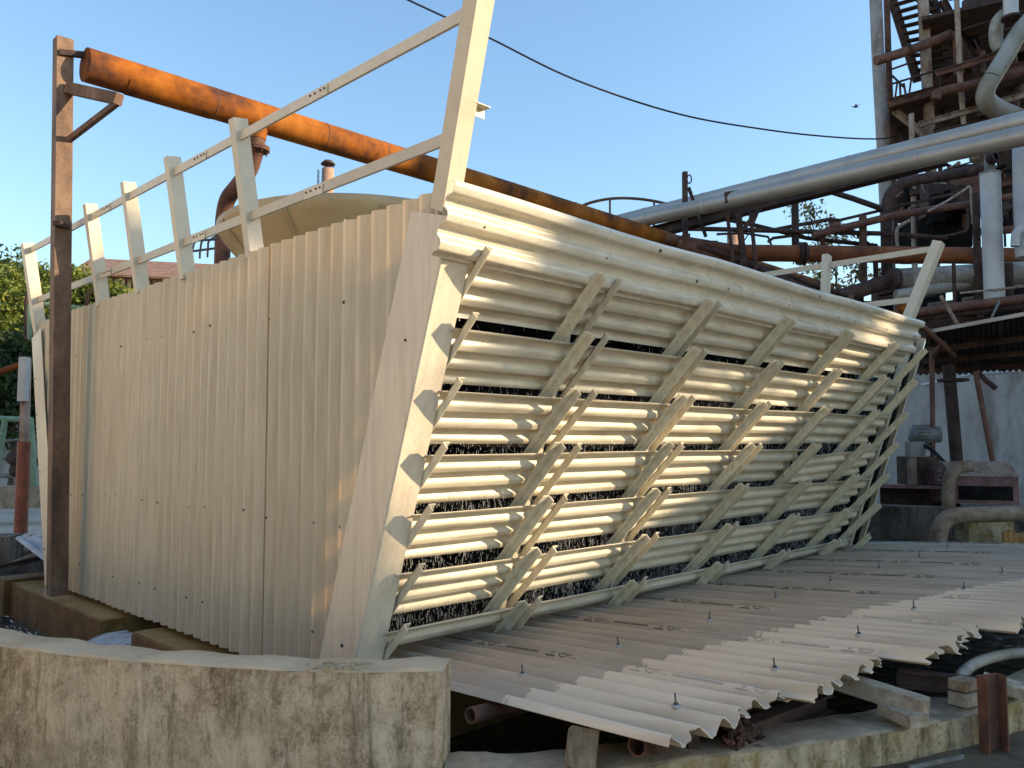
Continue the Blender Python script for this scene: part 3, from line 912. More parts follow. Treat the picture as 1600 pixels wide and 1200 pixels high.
# falling water seen between the strips
mb = MB()
for k, (w, z) in enumerate(rows[:-1]):
    n = [350, 1400, 2400, 3100, 3700, 4200][k]
    streams = [(random.uniform(.22, 7.5), w + .02 - random.random() ** 1.5 * .24, random.uniform(.3, 1.4)) for _ in range(240)]
    for q in range(n):
        if random.random() < .45:
            t, ww, wt = random.choice(streams)
            t += random.gauss(0, .02)
        else:
            t, ww, wt = random.uniform(.22, 7.5), w + .02 - random.random() ** 1.5 * .24, .8
        dz = random.uniform(-.17, .05)
        h = random.uniform(.008, .048) * wt
        r = random.uniform(.0007, .0018) * (.6 + .5 * wt)
        p = T(t, ww + random.gauss(0, .008), z + dz)
        mb.tube([p, p + UP * h + E2 * random.uniform(-.008, .008) - E1 * random.uniform(-.008, .008)], [r, r * .4], 3, False)
o = mb.build('falling_water', M['drops'], tower)
o['kind'] = 'stuff'

# ================================================================== SHEET COVER IN FRONT
AZS, ELS = math.radians(-40.0), math.radians(-4.5)
DS = V(math.sin(AZS) * math.cos(ELS), math.cos(AZS) * math.cos(ELS), math.sin(ELS))   # towards the tower, downhill
ES = unit(E2 + V(0, 0, .0095))
P0 = T(.25, .3, .2)
NS = unit(np.cross(ES, DS))
if NS[2] < 0: NS = -NS
cover = thing('basin_cover', 'sloping cover of grey corrugated cement sheets bolted down beside the tower', 'roof sheets', P0 - DS * 1.2 - UP * .2)
def cv(s, l, h=0.0):                 # l > 0 runs downhill from the tower side towards the viewer
    return P0 + ES * s - DS * l + NS * h
CPER = 1.07 / 6
def wave_s(s): return .033 * math.sin(2 * math.pi * s / CPER)
SW = 1.07
front = [2.47, 2.60, 2.82, 2.98, 3.1, 3.2, 3.3, 3.35]
NSH = 8
for k in range(NSH):
    sa, sb = -.22 + SW * k - .075, -.22 + SW * (k + 1)
    if k == 0: sa = -.22
    ns = int((sb - sa) / CPER * 14)
    nl = 22
    fr = front[k]
    jag = {}
    G, UVS = [], []
    rag = [.011, .016, .02, .006, .004, .004, .003, .003][k]
    val = 0
    for i in range(ns + 1):
        s = sa + (sb - sa) * i / ns
        val = .55 * val + random.uniform(-1, 1) * rag
        # neighbouring sheets reach different distances; corners are knocked off
        le = fr + val + .02 * math.sin(s * 9) - (.03 if (k in (0, 1, 2) and random.random() < .10) else 0)
        if k in (1, 2) and i > ns * .78: le -= .10 * (i / ns - .78) / .22
        row, ur = [], []
        for j in range(nl + 1):
            l = -.52 + (le + .52) * j / nl
            lift = .009 * (1 - (s - sa) / (sb - sa)) + .004 * math.sin(l * 1.9 + k)
            h = wave_s(s + .22) + lift + .02 * max(0, l - 1.5) * math.sin(k * 2.2) * .25
            row.append(cv(s, l, h))
            ur.append((l, s))
        G.append(row)
        UVS.append(ur)
    mb = MB()
    mb.sheet(G[::-1], .0065)
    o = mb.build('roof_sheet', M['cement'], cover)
    # flip if the grid normal pointed down
    uvl = o.data.uv_layers.new(name='UVMap')
    allv = np.asarray(mb.v)
    rel = allv - P0
    ll = -(rel @ DS)
    ss = (rel @ ES)
    lv = np.empty(len(o.data.loops), int)
    o.data.loops.foreach_get('vertex_index', lv)
    uvl.data.foreach_set('uv', np.stack([ll[lv], ss[lv]], 1).ravel())
    for l in (1.14, 2.26):
        s = (round((sa + .30 + .22) / CPER) + .25) * CPER - .22
        p = cv(s, l + random.uniform(-.04, .04), .036)
        tilt = NS + .08 * V(random.uniform(-1, 1), random.uniform(-1, 1), 0)
        MB().lathe(p, [(.0, .062), (.0045, .061), (.0045, .020), (.012, .019), (.012, .009), (.022, .007), (.022, -.003)], 10, tilt).build('hook_bolt', M['screw'], o)
        MB().lathe(p, [(.013, .0105), (.024, .0085), (.024, -.004)], 12, tilt).build('washer', M['washer'], o)
    # printed marks along the last crest of each sheet
    sc = (math.floor((sb + .22) / CPER - .25) + .25) * CPER - .22 - .006
    def put(verts2, faces2, l0, mat, name='printed_mark'):
        vv = []
        for (x, y) in verts2:
            s, l = sc + y * 1.7, l0 + x * 1.45
            lift = .009 * (1 - (s - sa) / (sb - sa)) + .004 * math.sin(l * 1.9 + k)
            h = wave_s(s + .22) + lift + .02 * max(0, l - 1.5) * math.sin(k * 2.2) * .25
            vv.append(cv(s, l, h + .0016))
        m2 = MB()
        m2.add(vv, faces2)
        return m2
    def quad(x0, x1, y0, y1):
        return [(x0, y0), (x1, y0), (x1, y1), (x0, y1)]
    mk = {True: MB(), False: MB()}
    l0 = -.36 + .1 * (k % 3)
    while l0 < fr - .5:
        darkp = l0 < .75 + .12 * k
        dst = mk[darkp]
        def q(x0, x1, y0, y1):
            m2 = put(quad(x0, x1, y0, y1), [(0, 1, 2, 3)], l0, None)
            dst.add(m2.v, m2.f)
        # a row of tiny letters over a thin line, then a framed mark and a rounded one
        x = 0.0
        while x < .26:
            wd = random.choice([.006, .009, .012])
            q(x, x + wd, .012, .024)
            if random.random() < .7: q(x + wd * .4, x + wd * .7, .006, .012)
            x += wd + random.choice([.004, .005, .012])
        x = .02
        while x < .25:
            wd = random.choice([.005, .008])
            q(x, x + wd, -.012, -.003)
            x += wd + .004
        for a in ((.30, .306, -.016, .022), (.302, .36, .018, .022), (.302, .36, -.016, -.012), (.356, .362, -.016, .022)): q(*a)
        for a in ((.315, .320, -.008, .014), (.328, .345, .010, .014), (.328, .332, .001, .014), (.328, .345, .001, .005), (.341, .345, -.008, .005), (.328, .345, -.008, -.004)): q(*a)
        for z in range(10):
            a1_, a2_ = 2 * math.pi * z / 10, 2 * math.pi * (z + .8) / 10
            ring = [(.405 + .032 * math.cos(a) * rr, .003 + .019 * math.sin(a) * rr) for a, rr in ((a1_, 1), (a2_, 1), (a2_, .8), (a1_, .8))]
            m2 = put(ring, [(0, 1, 2, 3)], l0, None)
            dst.add(m2.v, m2.f)
        for a in ((.385, .425, -.001, .005), (.392, .396, -.007, .010), (.412, .416, -.007, .010)): q(*a)
        l0 += .72
    for dk, m2 in mk.items():
        if m2.v:
            m2.build('printed_marks', M['print'] if dk else M['print_faded'], o)['kind'] = 'stuff'
    # lettering
    for (txt, l_at, dk) in (('HIL', .27 + .1 * (k % 3), True), ('HIL', .99 + .1 * (k % 3), True), ('HIL', 1.71 + .1 * (k % 3), False)):
        if l_at > fr - .2: continue
        cu = bpy.data.curves.new('lettering', 'FONT')
        cu.body, cu.size, cu.resolution_u = txt, .036, 2
        to = bpy.data.objects.new('lettering', cu)
        COL.objects.link(to)
        bpy.context.view_layer.update()
        me = to.evaluated_get(bpy.context.evaluated_depsgraph_get()).to_mesh()
        vs = [(v.co.x, v.co.y - .013) for v in me.vertices]
        fs = [tuple(p.vertices) for p in me.polygons]
        m2 = put(vs, fs, l_at, None)
        to.to_mesh_clear()
        COL.objects.unlink(to)
        bpy.data.objects.remove(to)
        m2.build('lettering', M['print'] if dk else M['print_faded'], o)
# bearers under the sheets
for l in (1.14, 2.26):
    MB().bar(cv(-.1, l, -.065), cv(8.2, l, -.065), .06, .06).build('purlin', M['rust_dark'], cover)

# things lying on or beside the low wall
def solo(mb, name, mat, label, cat, base, group=None):
    return tag(mb.build(name, mat, None, base), label, cat, group)

p = at(905, 1190, 3.9)
solo(MB().bar(p + UP * -.04, at(912, 1140, 3.98), .13, .12, V(0, 1, 0)), 'timber_prop', M['wood'], 'short brown timber prop under the near edge of the grey sheets', 'timber', p)
a, b = at(735, 1118, 4.35), at(900, 1080, 5.0)
solo(MB().tube([a, b], .042, 16, True, .78), 'rusty_pipe_end', M['rust'], 'rusty open pipe end poking out right of the tall parapet', 'pipe', a)
a, b = at(995, 1166, 3.95), at(1120, 1128, 4.6)
solo(MB().tube([a, b], .05, 16, True, .8), 'rusty_pipe_end', M['rust'], 'rusty open pipe end on the low wall below the broken sheet corner', 'pipe', a)
a, b = at(1085, 1185, 3.98), at(1088, 1120, 4.05)
solo(MB().bar(a - UP * .15, b, .06, .05, V(0, 1, 0)), 'steel_stub', M['rust_dark'], 'dark steel stub standing beside the low wall pipe end', 'steel')if False else None
st = thing('steel_stub', 'dark upright steel stub beside the pipe end on the low wall', 'steel stub', atz(1085, 1190, .1))
MB().angle(atz(1075, 1195, .1), atz(1075, 1195, .1) + UP * .24, V(.06, .01, 0), V(-.01, .06, 0), .008).build('angle_section', M['rust_dark'], st)
a, b = at(1140, 1160, 4.12), at(1290, 1105, 4.9)
rb = thing('rusty_beam', 'rusty flaking steel beam under the jagged sheet ends', 'beam', a)
MB().ibeam(a + UP * .02, b + UP * .03, .09, .10).build('beam_section', M['rust_dark'], rb)
mb = MB()
for k in range(40):
    c = a + (b - a) * random.random() * .12 + V(random.uniform(-.07, .07), random.uniform(-.07, .07), random.uniform(-.03, .09))
    d = unit(rng.normal(size=3)); e = unit(np.cross(d, rng.normal(size=3)))
    s = random.uniform(.006, .02)
    mb.box(c, d * s, e * s * .7, np.cross(d, e) * .004)
mb.build('rust_flakes', M['rust'], rb)['kind'] = 'stuff'
a, b = atz(1340, 1075, .30), atz(1448, 1106, .27)
solo(MB().bar(a + (a - b) * .9 + UP * .02, b, .10, .09), 'concrete_beam', M['conc_block'], 'longer pale square beam lying from under the sheets onto the low wall', 'beam', b)
a, b = atz(1385, 1105, .23), atz(1437, 1128, .225)
solo(MB().bar(a, b, .12, .06), 'concrete_beam', M['conc_block'], 'short pale beam lying on the low wall edge in front of the longer one', 'beam', b)
a, b = atz(1492, 1086, .22), atz(1515, 1092, .22)
solo(MB().bar(a, b + (b - a) * .3, .14, .07), 'concrete_block', M['conc_block'], 'small pale block beside the rusty channel post', 'block', b)
solo(MB().bar(a + UP * .075, b + (b - a) * .2 + UP * .075, .13, .055), 'brick_block', M['wood'], 'upper small block stacked beside the rusty channel post', 'block', b + UP * .05)
a, b = atz(1400, 1058, .27), atz(1530, 1073, .24)
solo(MB().ibeam(a, b, .07, .10), 'dark_channel', M['rust_dark'], 'dark steel channel bridging to the post on the low wall', 'channel', b)
a, b = atz(1535, 1062, .26), atz(1590, 1078, .23)
solo(MB().bar(a, b + (b - a) * .25, .16, .06), 'concrete_slab_piece', M['conc_block'], 'flat concrete piece lying on the wall behind the rusty channel post', 'slab', b)
base = atz(1548, 1172, 0.0)
cp = thing('channel_post', 'short rusty channel post standing in front of the low wall', 'post', base)
topz = .40
mb = MB()
x_, y_ = unit(V(.95, .3, 0)), unit(V(-.3, .95, 0))
mb.box(base + UP * topz / 2, x_ * .06, y_ * .005, UP * topz / 2)
for s in (-1, 1): mb.box(base + x_ * s * .0645 - y_ * .028, x_ * .0045, y_ * .034, UP * topz / 2) if False else mb.box(base + x_ * s * .065 - y_ * .024 + UP * topz / 2, x_ * .0045, y_ * .032, UP * topz / 2)
mb.build('channel_section', M['rust'], cp)
h = bez([atz(1490, 1080, .2), atz(1506, 1050, .23), atz(1540, 1030, .25), atz(1600, 1020, .25), atz(1680, 1030, .25)], 8)
solo(MB().tube(h, .035, 12), 'grey_hose', M['clad_dirty'], 'thick grey hose curving out from under the sheets at the right edge', 'hose', h[0])
solo(MB().bar(atz(1420, 1200, .012), atz(1505, 1182, .012), .012, .02), 'thin_grey_pipe', M['grey_metal'], 'thin pale conduit on the wet ground at the foot of the low wall', 'conduit', atz(1420, 1200, .0))

# ================================================================== LEFT POST AND HEADER PIPE
pb = at(90, 915, 8.9)
ptop = at(99, 62, 8.9)
post = thing('pipe_support_post', 'tall rusty square post with bracket holding the end of the orange pipe', 'post', pb)
dpost = unit(ptop - pb)
X1, Y1 = unit(E2 * .75 + E1 * .0 + V(.25, -.25, 0)), None
mb = MB()
mb.bar(pb - UP * .1, ptop, .17, .15, E1)
mb.build('post_section', M['rust_post'], post)
hd = lambda t, dw=0.0, dz=0.0: T(t, -4.904 + dw, 5.855 + dz)
MB().bar(at(92, 82, 8.8), hd(.12, .0, .17), .06, .06).build('tie_angle', M['rust_dark'], post)
arm_a = at(108, 138, 8.86)
arm_b = at(186, 155, 8.55)
MB().bar(arm_a, arm_b, .10, .12).build('bracket_arm', M['rust_post'], post)
MB().bar(at(103, 222, 8.9), at(184, 160, 8.55), .05, .06).build('brace', M['rust_post'], post)
MB().bar(at(90, 352, 8.80), at(102, 352, 8.80), .19, .05).build('weld_plate', M['rust_dark'], post)

hdr = thing('header_pipe', 'long orange rusty header pipe running above the tower', 'pipe', hd(6))
R_H = .19
MB().tube([hd(t) for t in np.linspace(-.15, 19, 40)], R_H, 28, True).build('pipe_run', M['rust_orange'], hdr)
for t in (1.33, 2.9, 3.9, 5.2, 6.6, 8.2):
    MB().tube([hd(t - .008), hd(t), hd(t + .008)], [R_H + .001, R_H + .006, R_H + .001], 28, False).build('weld_seam', M['rust'], hdr)
mb = MB()                                                    # half-round wear plate under the near end
for a in np.linspace(math.radians(205), math.radians(325), 12):
    pass
G = [[hd(t) + (R_H + .012) * (math.cos(a) * -E1 + math.sin(a) * UP) for a in np.linspace(math.radians(-100), math.radians(-25), 10)] for t in np.linspace(.28, 1.3, 6)]
mb.sheet(G, .01)
mb.build('wear_plate', M['rust_orange'], hdr)
ttee = 1.93
el = bez([hd(ttee, 0, -.10), hd(ttee, 0, -.35), hd(ttee, -.04, -.47), hd(ttee, -.18, -.66), hd(ttee, -.48, -.80), hd(ttee, -.76, -.92), hd(ttee, -.87, -1.14), hd(ttee, -.88, -1.5), hd(ttee, -.88, -3.3)], 6)
MB().tube(el, .105, 20).build('elbow', M['rust'], hdr)
MB().tube([hd(ttee, 0, -.16), hd(ttee, 0, -.30)], [.135, .115], 20).build('tee_collar', M['rust_orange'], hdr)
fl = MB()
fl.tube([hd(ttee, 0, -.425), hd(ttee, 0, -.40)], .165, 24)
fl.tube([hd(ttee, 0, -.455), hd(ttee, 0, -.43)], .165, 24)
flo = fl.build('flange', M['rust'], hdr)
for a in np.linspace(0, 2 * math.pi, 8, endpoint=False):
    c = hd(ttee, .14 * math.cos(a), -.43) + E2 * .14 * math.sin(a)
    MB().tube([c - UP * .06, c + UP * .05], .010, 6).build('flange_bolt', M['rust_dark'], flo)

# ================================================================== LEFT BACKGROUND
def tree(name, base, trunk_h, blobs, nleaf, leaf, mat, label, group=None, trunk_r=.18, cat='tree'):
    root = thing(name, label, cat, base, group)
    base = np.asarray(base, float)
    mb = MB()
    top = base + UP * trunk_h
    mb.tube(bez([base, base + UP * trunk_h * .5 + V(.1, .05, 0), top], 4), [trunk_r * (1 - .06 * i) for i in range(9)], 8)
    for c, r in blobs:
        c = np.asarray(c, float)
        mid = (top + c) / 2 + V(random.uniform(-.3, .3), random.uniform(-.3, .3), -.2)
        mb.tube(bez([top - UP * .4, mid, c], 4), [trunk_r * .45 * (1 - .09 * i) for i in range(9)], 6)
    mb.build('trunk', M['bark'], root)
    verts, faces = [], []
    tot = sum(r[0] * r[1] * r[2] for _, r in blobs)
    for c, r in blobs:
        n = int(nleaf * r[0] * r[1] * r[2] / tot)
        c, r = np.asarray(c, float), np.asarray(r, float)
        # clumps on and inside the blob, leaves gathered round each clump
        nc = max(6, n // 26)
        for q in range(nc):
            d = unit(rng.normal(size=3))
            cc = c + r * d * (random.random() ** .45)
            cs = leaf * random.uniform(2.0, 4.5)
            for z in range(26):
                p = cc + rng.normal(size=3) * cs * V(.5, .5, .38)
                a = unit(rng.normal(size=3) + V(0, 0, .3))
                b = unit(np.cross(a, rng.normal(size=3)))
                s = leaf * random.uniform(.55, 1.2)
                o = len(verts)
                verts += [tuple(p - b * s), tuple(p + a * s * .45), tuple(p + b * s), tuple(p - a * s * .45)]
                faces.append((o, o + 1, o + 2, o + 3))
    m2 = MB()
    m2.add(verts, faces)
    m2.build('crown', mat, root)
    return root
def gb(u, v, Y):                      # ground point below a pixel
    p = at(u, v, Y); p[2] = 0; return p
Yt = 27
tree('leafy_tree', gb(20, 600, Yt), 4.5, [(at(18, 470, Yt), (1.5, 1.5, 1.1)), (at(-15, 520, Yt), (2.0, 1.8, 1.5)), (at(50, 540, Yt), (1.4, 1.4, 1.3)), (at(10, 440, Yt + 1), (1.0, 1.0, .9)), (at(-40, 600, Yt), (2.2, 2, 1.6))], 15000, .11, M['leaf_yellow'], 'yellow green leafy tree at the left edge behind the railing', 'trees behind the tower')
tree('leafy_tree', gb(8, 600, 36), 6, [(at(10, 425, 36), (1.6, 1.4, 1.3)), (at(-20, 460, 36), (2.2, 2, 1.8)), (at(30, 450, 36), (1.3, 1.2, .9))], 6500, .13, M['leaf_dark'], 'taller dark tree top rising at the left edge', 'trees behind the tower')
tree('leafy_tree', gb(20, 600, 22), 2.2, [(at(10, 600, 22), (1.5, 1.4, 1.2)), (at(55, 585, 22), (1.2, 1.2, 1.3)), (at(-25, 590, 22), (1.6, 1.4, 1.3)), (at(25, 650, 22), (1.4, 1.2, .8)), (at(85, 560, 23), (1.2, 1.2, 1.3))], 17000, .09, M['leaf_dark'], 'dark shaded bushy tree low behind the green pipe frame', 'trees behind the tower', .12)
tree('leafy_tree', gb(75, 600, 31), 4.5, [(at(72, 437, 31), (.65, .6, .5)), (at(85, 460, 31), (.8, .8, .8)), (at(108, 435, 31), (.6, .6, .45)), (at(60, 470, 31), (.9, .9, .6)), (at(100, 490, 31), (1.2, 1, .7))], 8500, .10, M['leaf_yellow'], 'loose tree with open crown just left of the rusty post', 'trees behind the tower')
tree('leafy_tree', gb(150, 600, 29), 4, [(at(118, 440, 29), (.7, .7, .5)), (at(135, 470, 29), (1.0, 1, .75)), (at(170, 460, 29), (.9, .9, .5)), (at(120, 500, 29), (1.1, 1, .8)), (at(185, 470, 29), (.6, .6, .5))], 9500, .10, M['leaf_yellow'], 'yellow green tree in front of the red roofed building', 'trees behind the tower')

# red-roofed building far left
bY = 46
hb = thing('red_roofed_building', 'old building with rusty tiled roof behind the railing posts', 'building', gb(190, 600, bY))
eL, eR = at(150, 430, bY), at(262, 440, bY)
zl, zr = at(120, 418, bY)[2], at(250, 430, bY)[2]
dx = unit(V(1, .25, 0))
O_ = V(at(125, 500, bY)[0], bY, 0)
def hbp(x, y, z): return O_ + dx * x + V(-dx[1], dx[0], 0) * y + UP * z
W_, D_ = 10.0, 8.0
ez, rz = at(190, 427, bY)[2], at(150, 411, bY + 4)[2]
MB().box(hbp(W_ / 2, D_ / 2, ez * .5 - .75), dx * W_ / 2, V(-dx[1], dx[0], 0) * D_ / 2, UP * (ez * .5 - .75)).build('wall', M['shed_wall'], hb)
mb = MB()
G = [[hbp(x, -.6, ez - .1), hbp(x, D_ / 2, rz + .25)] for x in np.linspace(-.5, W_ + .5, 2)]
mb.sheet(G, .12)
mb.build('roof', M['tile_roof'], hb)
mb = MB()
mb.sheet([[hbp(x, D_ / 2, rz + .25), hbp(x, D_ + .6, ez - .1)] for x in np.linspace(-.5, W_ + .5, 2)], .12)
mb.build('roof', M['tile_roof'], hb)
for k in range(30):
    x = .17 + k * W_ / 30
    MB().box(hbp(x, -.04, ez - .95), dx * .11, V(-dx[1], dx[0], 0) * .03, UP * .75).build('wall_board', M['shed_wall'], hb)
MB().prism([hbp(-.01, 0, ez - .3), hbp(-.01, D_, ez - .3), hbp(-.01, D_ / 2, rz)], -dx * .15).build('gable', M['clad_dirty'], hb)

# brick chimney far behind
cb = gb(507, 600, 70)
ch = thing('chimney_stack', 'slim brick coloured chimney with dark cap far behind the fan stack', 'chimney', cb)
ctop = at(507, 264, 70)[2]
MB().lathe(cb, [(.85, 0), (.52, ctop), (.0, ctop)], 20).build('shaft', M['brick_stack'], ch)
MB().lathe(cb + UP * ctop, [(.0, .75), (.35, .72), (.62, .45), (.62, .38), (.0, .38)], 20).build('rain_cap', M['rust_dark'], ch)
for a in (0, 2.1, 4.2):
    MB().bar(cb + V(.45 * math.cos(a), .45 * math.sin(a), ctop - .1), cb + V(.45 * math.cos(a), .45 * math.sin(a), ctop + .42), .06, .06).build('cap_stay', M['rust_dark'], ch)
mb = MB()
for s in (-.22, .22): mb.bar(cb + V(-.95, s - .3, 2), cb + V(-.75, s - .3, ctop - .2), .05, .05)
for z in np.arange(3, ctop - .2, .45): mb.bar(cb + V(-.95 + .2 * z / ctop, -.52, z), cb + V(-.95 + .2 * z / ctop, -.08, z), .04, .04)
mb.build('ladder', M['rust_dark'], ch)
cb2 = gb(1150, 600, 75)
ch2 = thing('chimney_stack', 'second slim chimney low in the gap under the silver pipes', 'chimney', cb2)
MB().lathe(cb2, [(.85, 0), (.55, at(1150, 366, 75)[2]), (.0, at(1150, 366, 75)[2])], 18).build('shaft', M['brick_stack'], ch2)

# wire guard cage on the roof at the left of the fan stack
wc = at(322, 405, 9.6)
cg = thing('wire_guard', 'small cage of thin grey rods left of the fan stack', 'guard', wc)
for k, (u0, v0, um, vm, u1, v1) in enumerate([(292, 402, 300, 375, 338, 360), (300, 404, 308, 375, 340, 362), (312, 404, 318, 374, 342, 363), (324, 402, 327, 376, 343, 365)]):
    MB().tube(bez([at(u0, v0, 9.6 + .1 * k), at(u0 + 1, v0 - 14, 9.6 + .1 * k), at(um, vm, 9.6 + .1 * k), at(u1, v1, 9.6 + .1 * k)], 5), .012, 6).build('rod', M['grey_metal'], cg)
MB().tube([at(290, 394, 9.6), at(336, 388, 9.9)], .016, 6).build('hoop', M['grey_metal'], cg)
MB().tube([at(303, 376, 9.6), at(340, 374, 9.9)], .016, 6).build('hoop', M['grey_metal'], cg)

# left yard: reddish pole, pipe frame, valves, blocks, loose sheets
pl = gb(34, 830, 15)
po = thing('oxide_pole', 'red oxide pole with grey box beside the left corner flashing', 'pole', pl)
MB().tube([at(31, 862, 13.5), at(38, 690, 13.5)], .10, 12).build('pole_lower', M['oxide'], po)
MB().tube([at(38, 690, 13.5), at(41, 560, 13.5)], .075, 12).build('pole_upper', M['rust_pale'], po)
MB().box((at(33, 560, 13.4) + at(41, 625, 13.4)) / 2, V(.06, 0, 0), V(0, .06, 0), UP * .36).build('junction_box', M['greywhite'], po)
MB().tube([at(-40, 594, 13.5), at(36, 569, 13.5)], .05, 10).build('cross_pipe', M['rust_orange'], po)
gf = thing('green_trestle', 'pale green pipe trestle in the yard at the left edge', 'trestle', gb(5, 760, 16))
for a, b in (((-40, 652), (50, 656)), ((8, 656), (-12, 780)), ((48, 656), (54, 760))):
    MB().tube([at(*a, 16), at(*b, 16)], .055, 10).build('frame_pipe', M['green_pipe'], gf)
gp = thing('green_pipe_gantry', 'thin green pipe gantry behind the railing by the rusty post', 'pipe frame', gb(47, 600, 12))
MB().tube([at(46, 476, 11.5), at(46, 530, 11.5)], .03, 8).build('upright', M['green_pipe'], gp)
MB().tube([at(62, 475, 11.5), at(138, 483, 11.5)], .035, 8).build('cross_pipe', M['green_pipe'], gp)
for (a, b, c) in (((41, 470), (44, 456), (58, 446)), ((136, 478), (138, 458), (150, 452)), ((166, 462), (167, 444), (160, 446))):
    Y = 11.8
    solo(MB().tube([at(a[0], a[1] + 60, Y), at(*a, Y), at(*b, Y), at(*c, Y)], .03, 8), 'bent_pipe_post', M['rust_dark'], {41: 'dark bent pipe post left of the leftmost railing post', 136: 'dark bent pipe post right of the tall rusty post', 166: 'dark bent pipe post near the red roofed building'}[a[0]], 'pipe', at(a[0], a[1] + 60, Y), 'bent pipe posts behind the end wall')
vg = thing('valve_group', 'rusty pipework with valves on a concrete block in the left yard', 'valves', gb(30, 775, 17))
for a, b, r in (((-30, 715), (60, 716), .045), ((25, 715), (26, 765), .05), ((50, 700), (50, 765), .05), ((-30, 742), (50, 745), .05), ((0, 690), (60, 684), .03)):
    MB().tube([at(*a, 17), at(*b, 17)], r, 8).build('pipe', M['grey_metal'], vg)
for u, v in ((25, 735), (50, 722), (20, 716)):
    c = at(u, v, 16.95)
    MB().lathe(c, [(0, -.05), (.13, -.04), (.13, .04), (0, .05)], 10, V(0, -1, 0.2)).build('hand_wheel', M['rust_dark'], vg)
solo(MB().box((at(7, 757, 17) + at(60, 780, 17)) / 2 - UP * .1, V(.45, .1, 0), V(-.05, .3, 0), UP * .22), 'concrete_block', M['conc_block'], 'low stained concrete block under the yard pipework at left', 'block', at(30, 785, 17))
solo(MB().box(at(-10, 862, 11.3), V(.28, .05, 0), V(-.05, .25, 0), UP * .22), 'concrete_pier', M['wall_dark'], 'dark concrete pier at the left edge beside the basin', 'block', at(-10, 885, 11.3))
solo(MB().ibeam(at(-30, 893, 10.6), at(82, 868, 10.9), .06, .06), 'rusty_edge_beam', M['rust_dark'], 'rusty red beam along the basin edge at the left', 'beam', at(20, 882, 10.7))
solo(MB().bar(at(20, 882, 11.0), at(58, 868, 11.1), .2, .08), 'timber_plank', M['wood'], 'brown plank under the loose pale sheets at the left', 'plank', at(40, 878, 11.0))
# yard wall and sheet heap
solo(MB().box(at(20, 680, 24) - UP * .7, V(4, .4, 0), V(-.02, .12, 0), UP * 1.25), 'yard_wall', M['tank_wall'], 'whitewashed yard wall behind the valves at left', 'wall', at(20, 740, 24))
ls = thing('loose_sheets', 'pale bluish loose corrugated sheets sticking out left of the tower', 'sheets', at(50, 850, 10.9))
for q, (a, b, Yq) in enumerate((((24, 842), (78, 884), 10.6), ((34, 838), (86, 872), 10.9))):
    A, B = at(*a, Yq), at(*b, Yq - .6)
    d = unit(B - A)
    side = unit(np.cross(d, UP)); side = side if side[1] > 0 else -side
    nrm = unit(np.cross(side, d)); nrm = nrm if nrm[2] > 0 else -nrm
    G = [[A + (B - A) * f * 1.2 + side * s + nrm * .03 * math.sin(2 * math.pi * s / .18) for f in (0, .5, 1)] for s in np.linspace(0, 1.1, 60)]
    mb = MB(); mb.sheet(G, .008)
    mb.build('sheet', M['lilac_sheet'], ls)

# ================================================================== OVERHEAD: cable, bird
pts = [at(600, -18, 17), at(640, 1, 17), at(760, 57, 17.4), at(900, 125, 18), at(1060, 178, 19), at(1200, 203, 20), at(1300, 214, 20.7), at(1370, 217, 21.3), at(1410, 212, 21.6), at(1470, 203, 22)]
solo(MB().tube(bez(pts, 8), .021, 6), 'overhead_cable', M['cable'], 'black overhead cable sagging across the blue sky', 'cable', pts[4])
bc = at(1337, 167, 30)
bird = thing('bird', 'small dark bird flying left of the steel tower', 'bird', bc)
MB().lathe(bc, [(0, -.11), (.028, -.05), (.038, 0), (.026, .07), (.014, .11), (.02, .13), (.0, .155)], 8, V(-1, .2, .1)).build('body', M['cable'], bird)
for s, tipz in ((1, .15), (-1, .02)):
    mb = MB()
    mb.sheet([[bc + V(-.03, 0, .02), bc + V(.05, 0, .02)], [bc + V(.0, .06 * s, .02 + tipz * .6), bc + V(.06, .06 * s, .02 + tipz * .6)], [bc + V(.09, .13 * s, .02 + tipz), bc + V(.11, .13 * s, .02 + tipz)]], .006)
    mb.build('wing', M['cable'], bird)

# ================================================================== RIGHT: PROCESS STRUCTURE
# two long clad pipes coming from the right
def straight_pipe(name, a, b, r, mat, label, cat='pipe', bands=(), bmat=None, n=24, group=None):
    root = thing(name, label, cat, (np.asarray(a) + np.asarray(b)) / 2, group)
    MB().tube([a, b], r, n).build('pipe_run', mat, root)
    a, b = np.asarray(a), np.asarray(b)
    d = unit(b - a)
    for f in bands:
        p = a + (b - a) * f
        MB().tube([p - d * .03, p + d * .03], r + .006, n, True).build('joint_band', bmat or mat, root)
    return root
straight_pipe('clad_pipe', at(925, 357, 20.6), at(1760, 150, 12.6), .175, M['clad'], 'upper and farther of two long silver clad pipes crossing at right', bands=(.15, .3, .45, .6, .72, .85), group='long clad pipes')
straight_pipe('clad_pipe', at(945, 356, 17.3), at(1760, 177, 11.0), .15, M['clad'], 'lower and nearer of two long silver clad pipes crossing at right', bands=(.12, .27, .42, .57, .70, .84), group='long clad pipes')
a, b = at(1080, 375, 18), at(1600, 270, 14)
solo(MB().ibeam(at(1010, 366, 18), at(1480, 246, 13.6), .25, .22), 'pipe_rack_beam', M['rust_dark'], 'dark steel beam hanging just below the silver pipes', 'beam', at(1200, 320, 16))

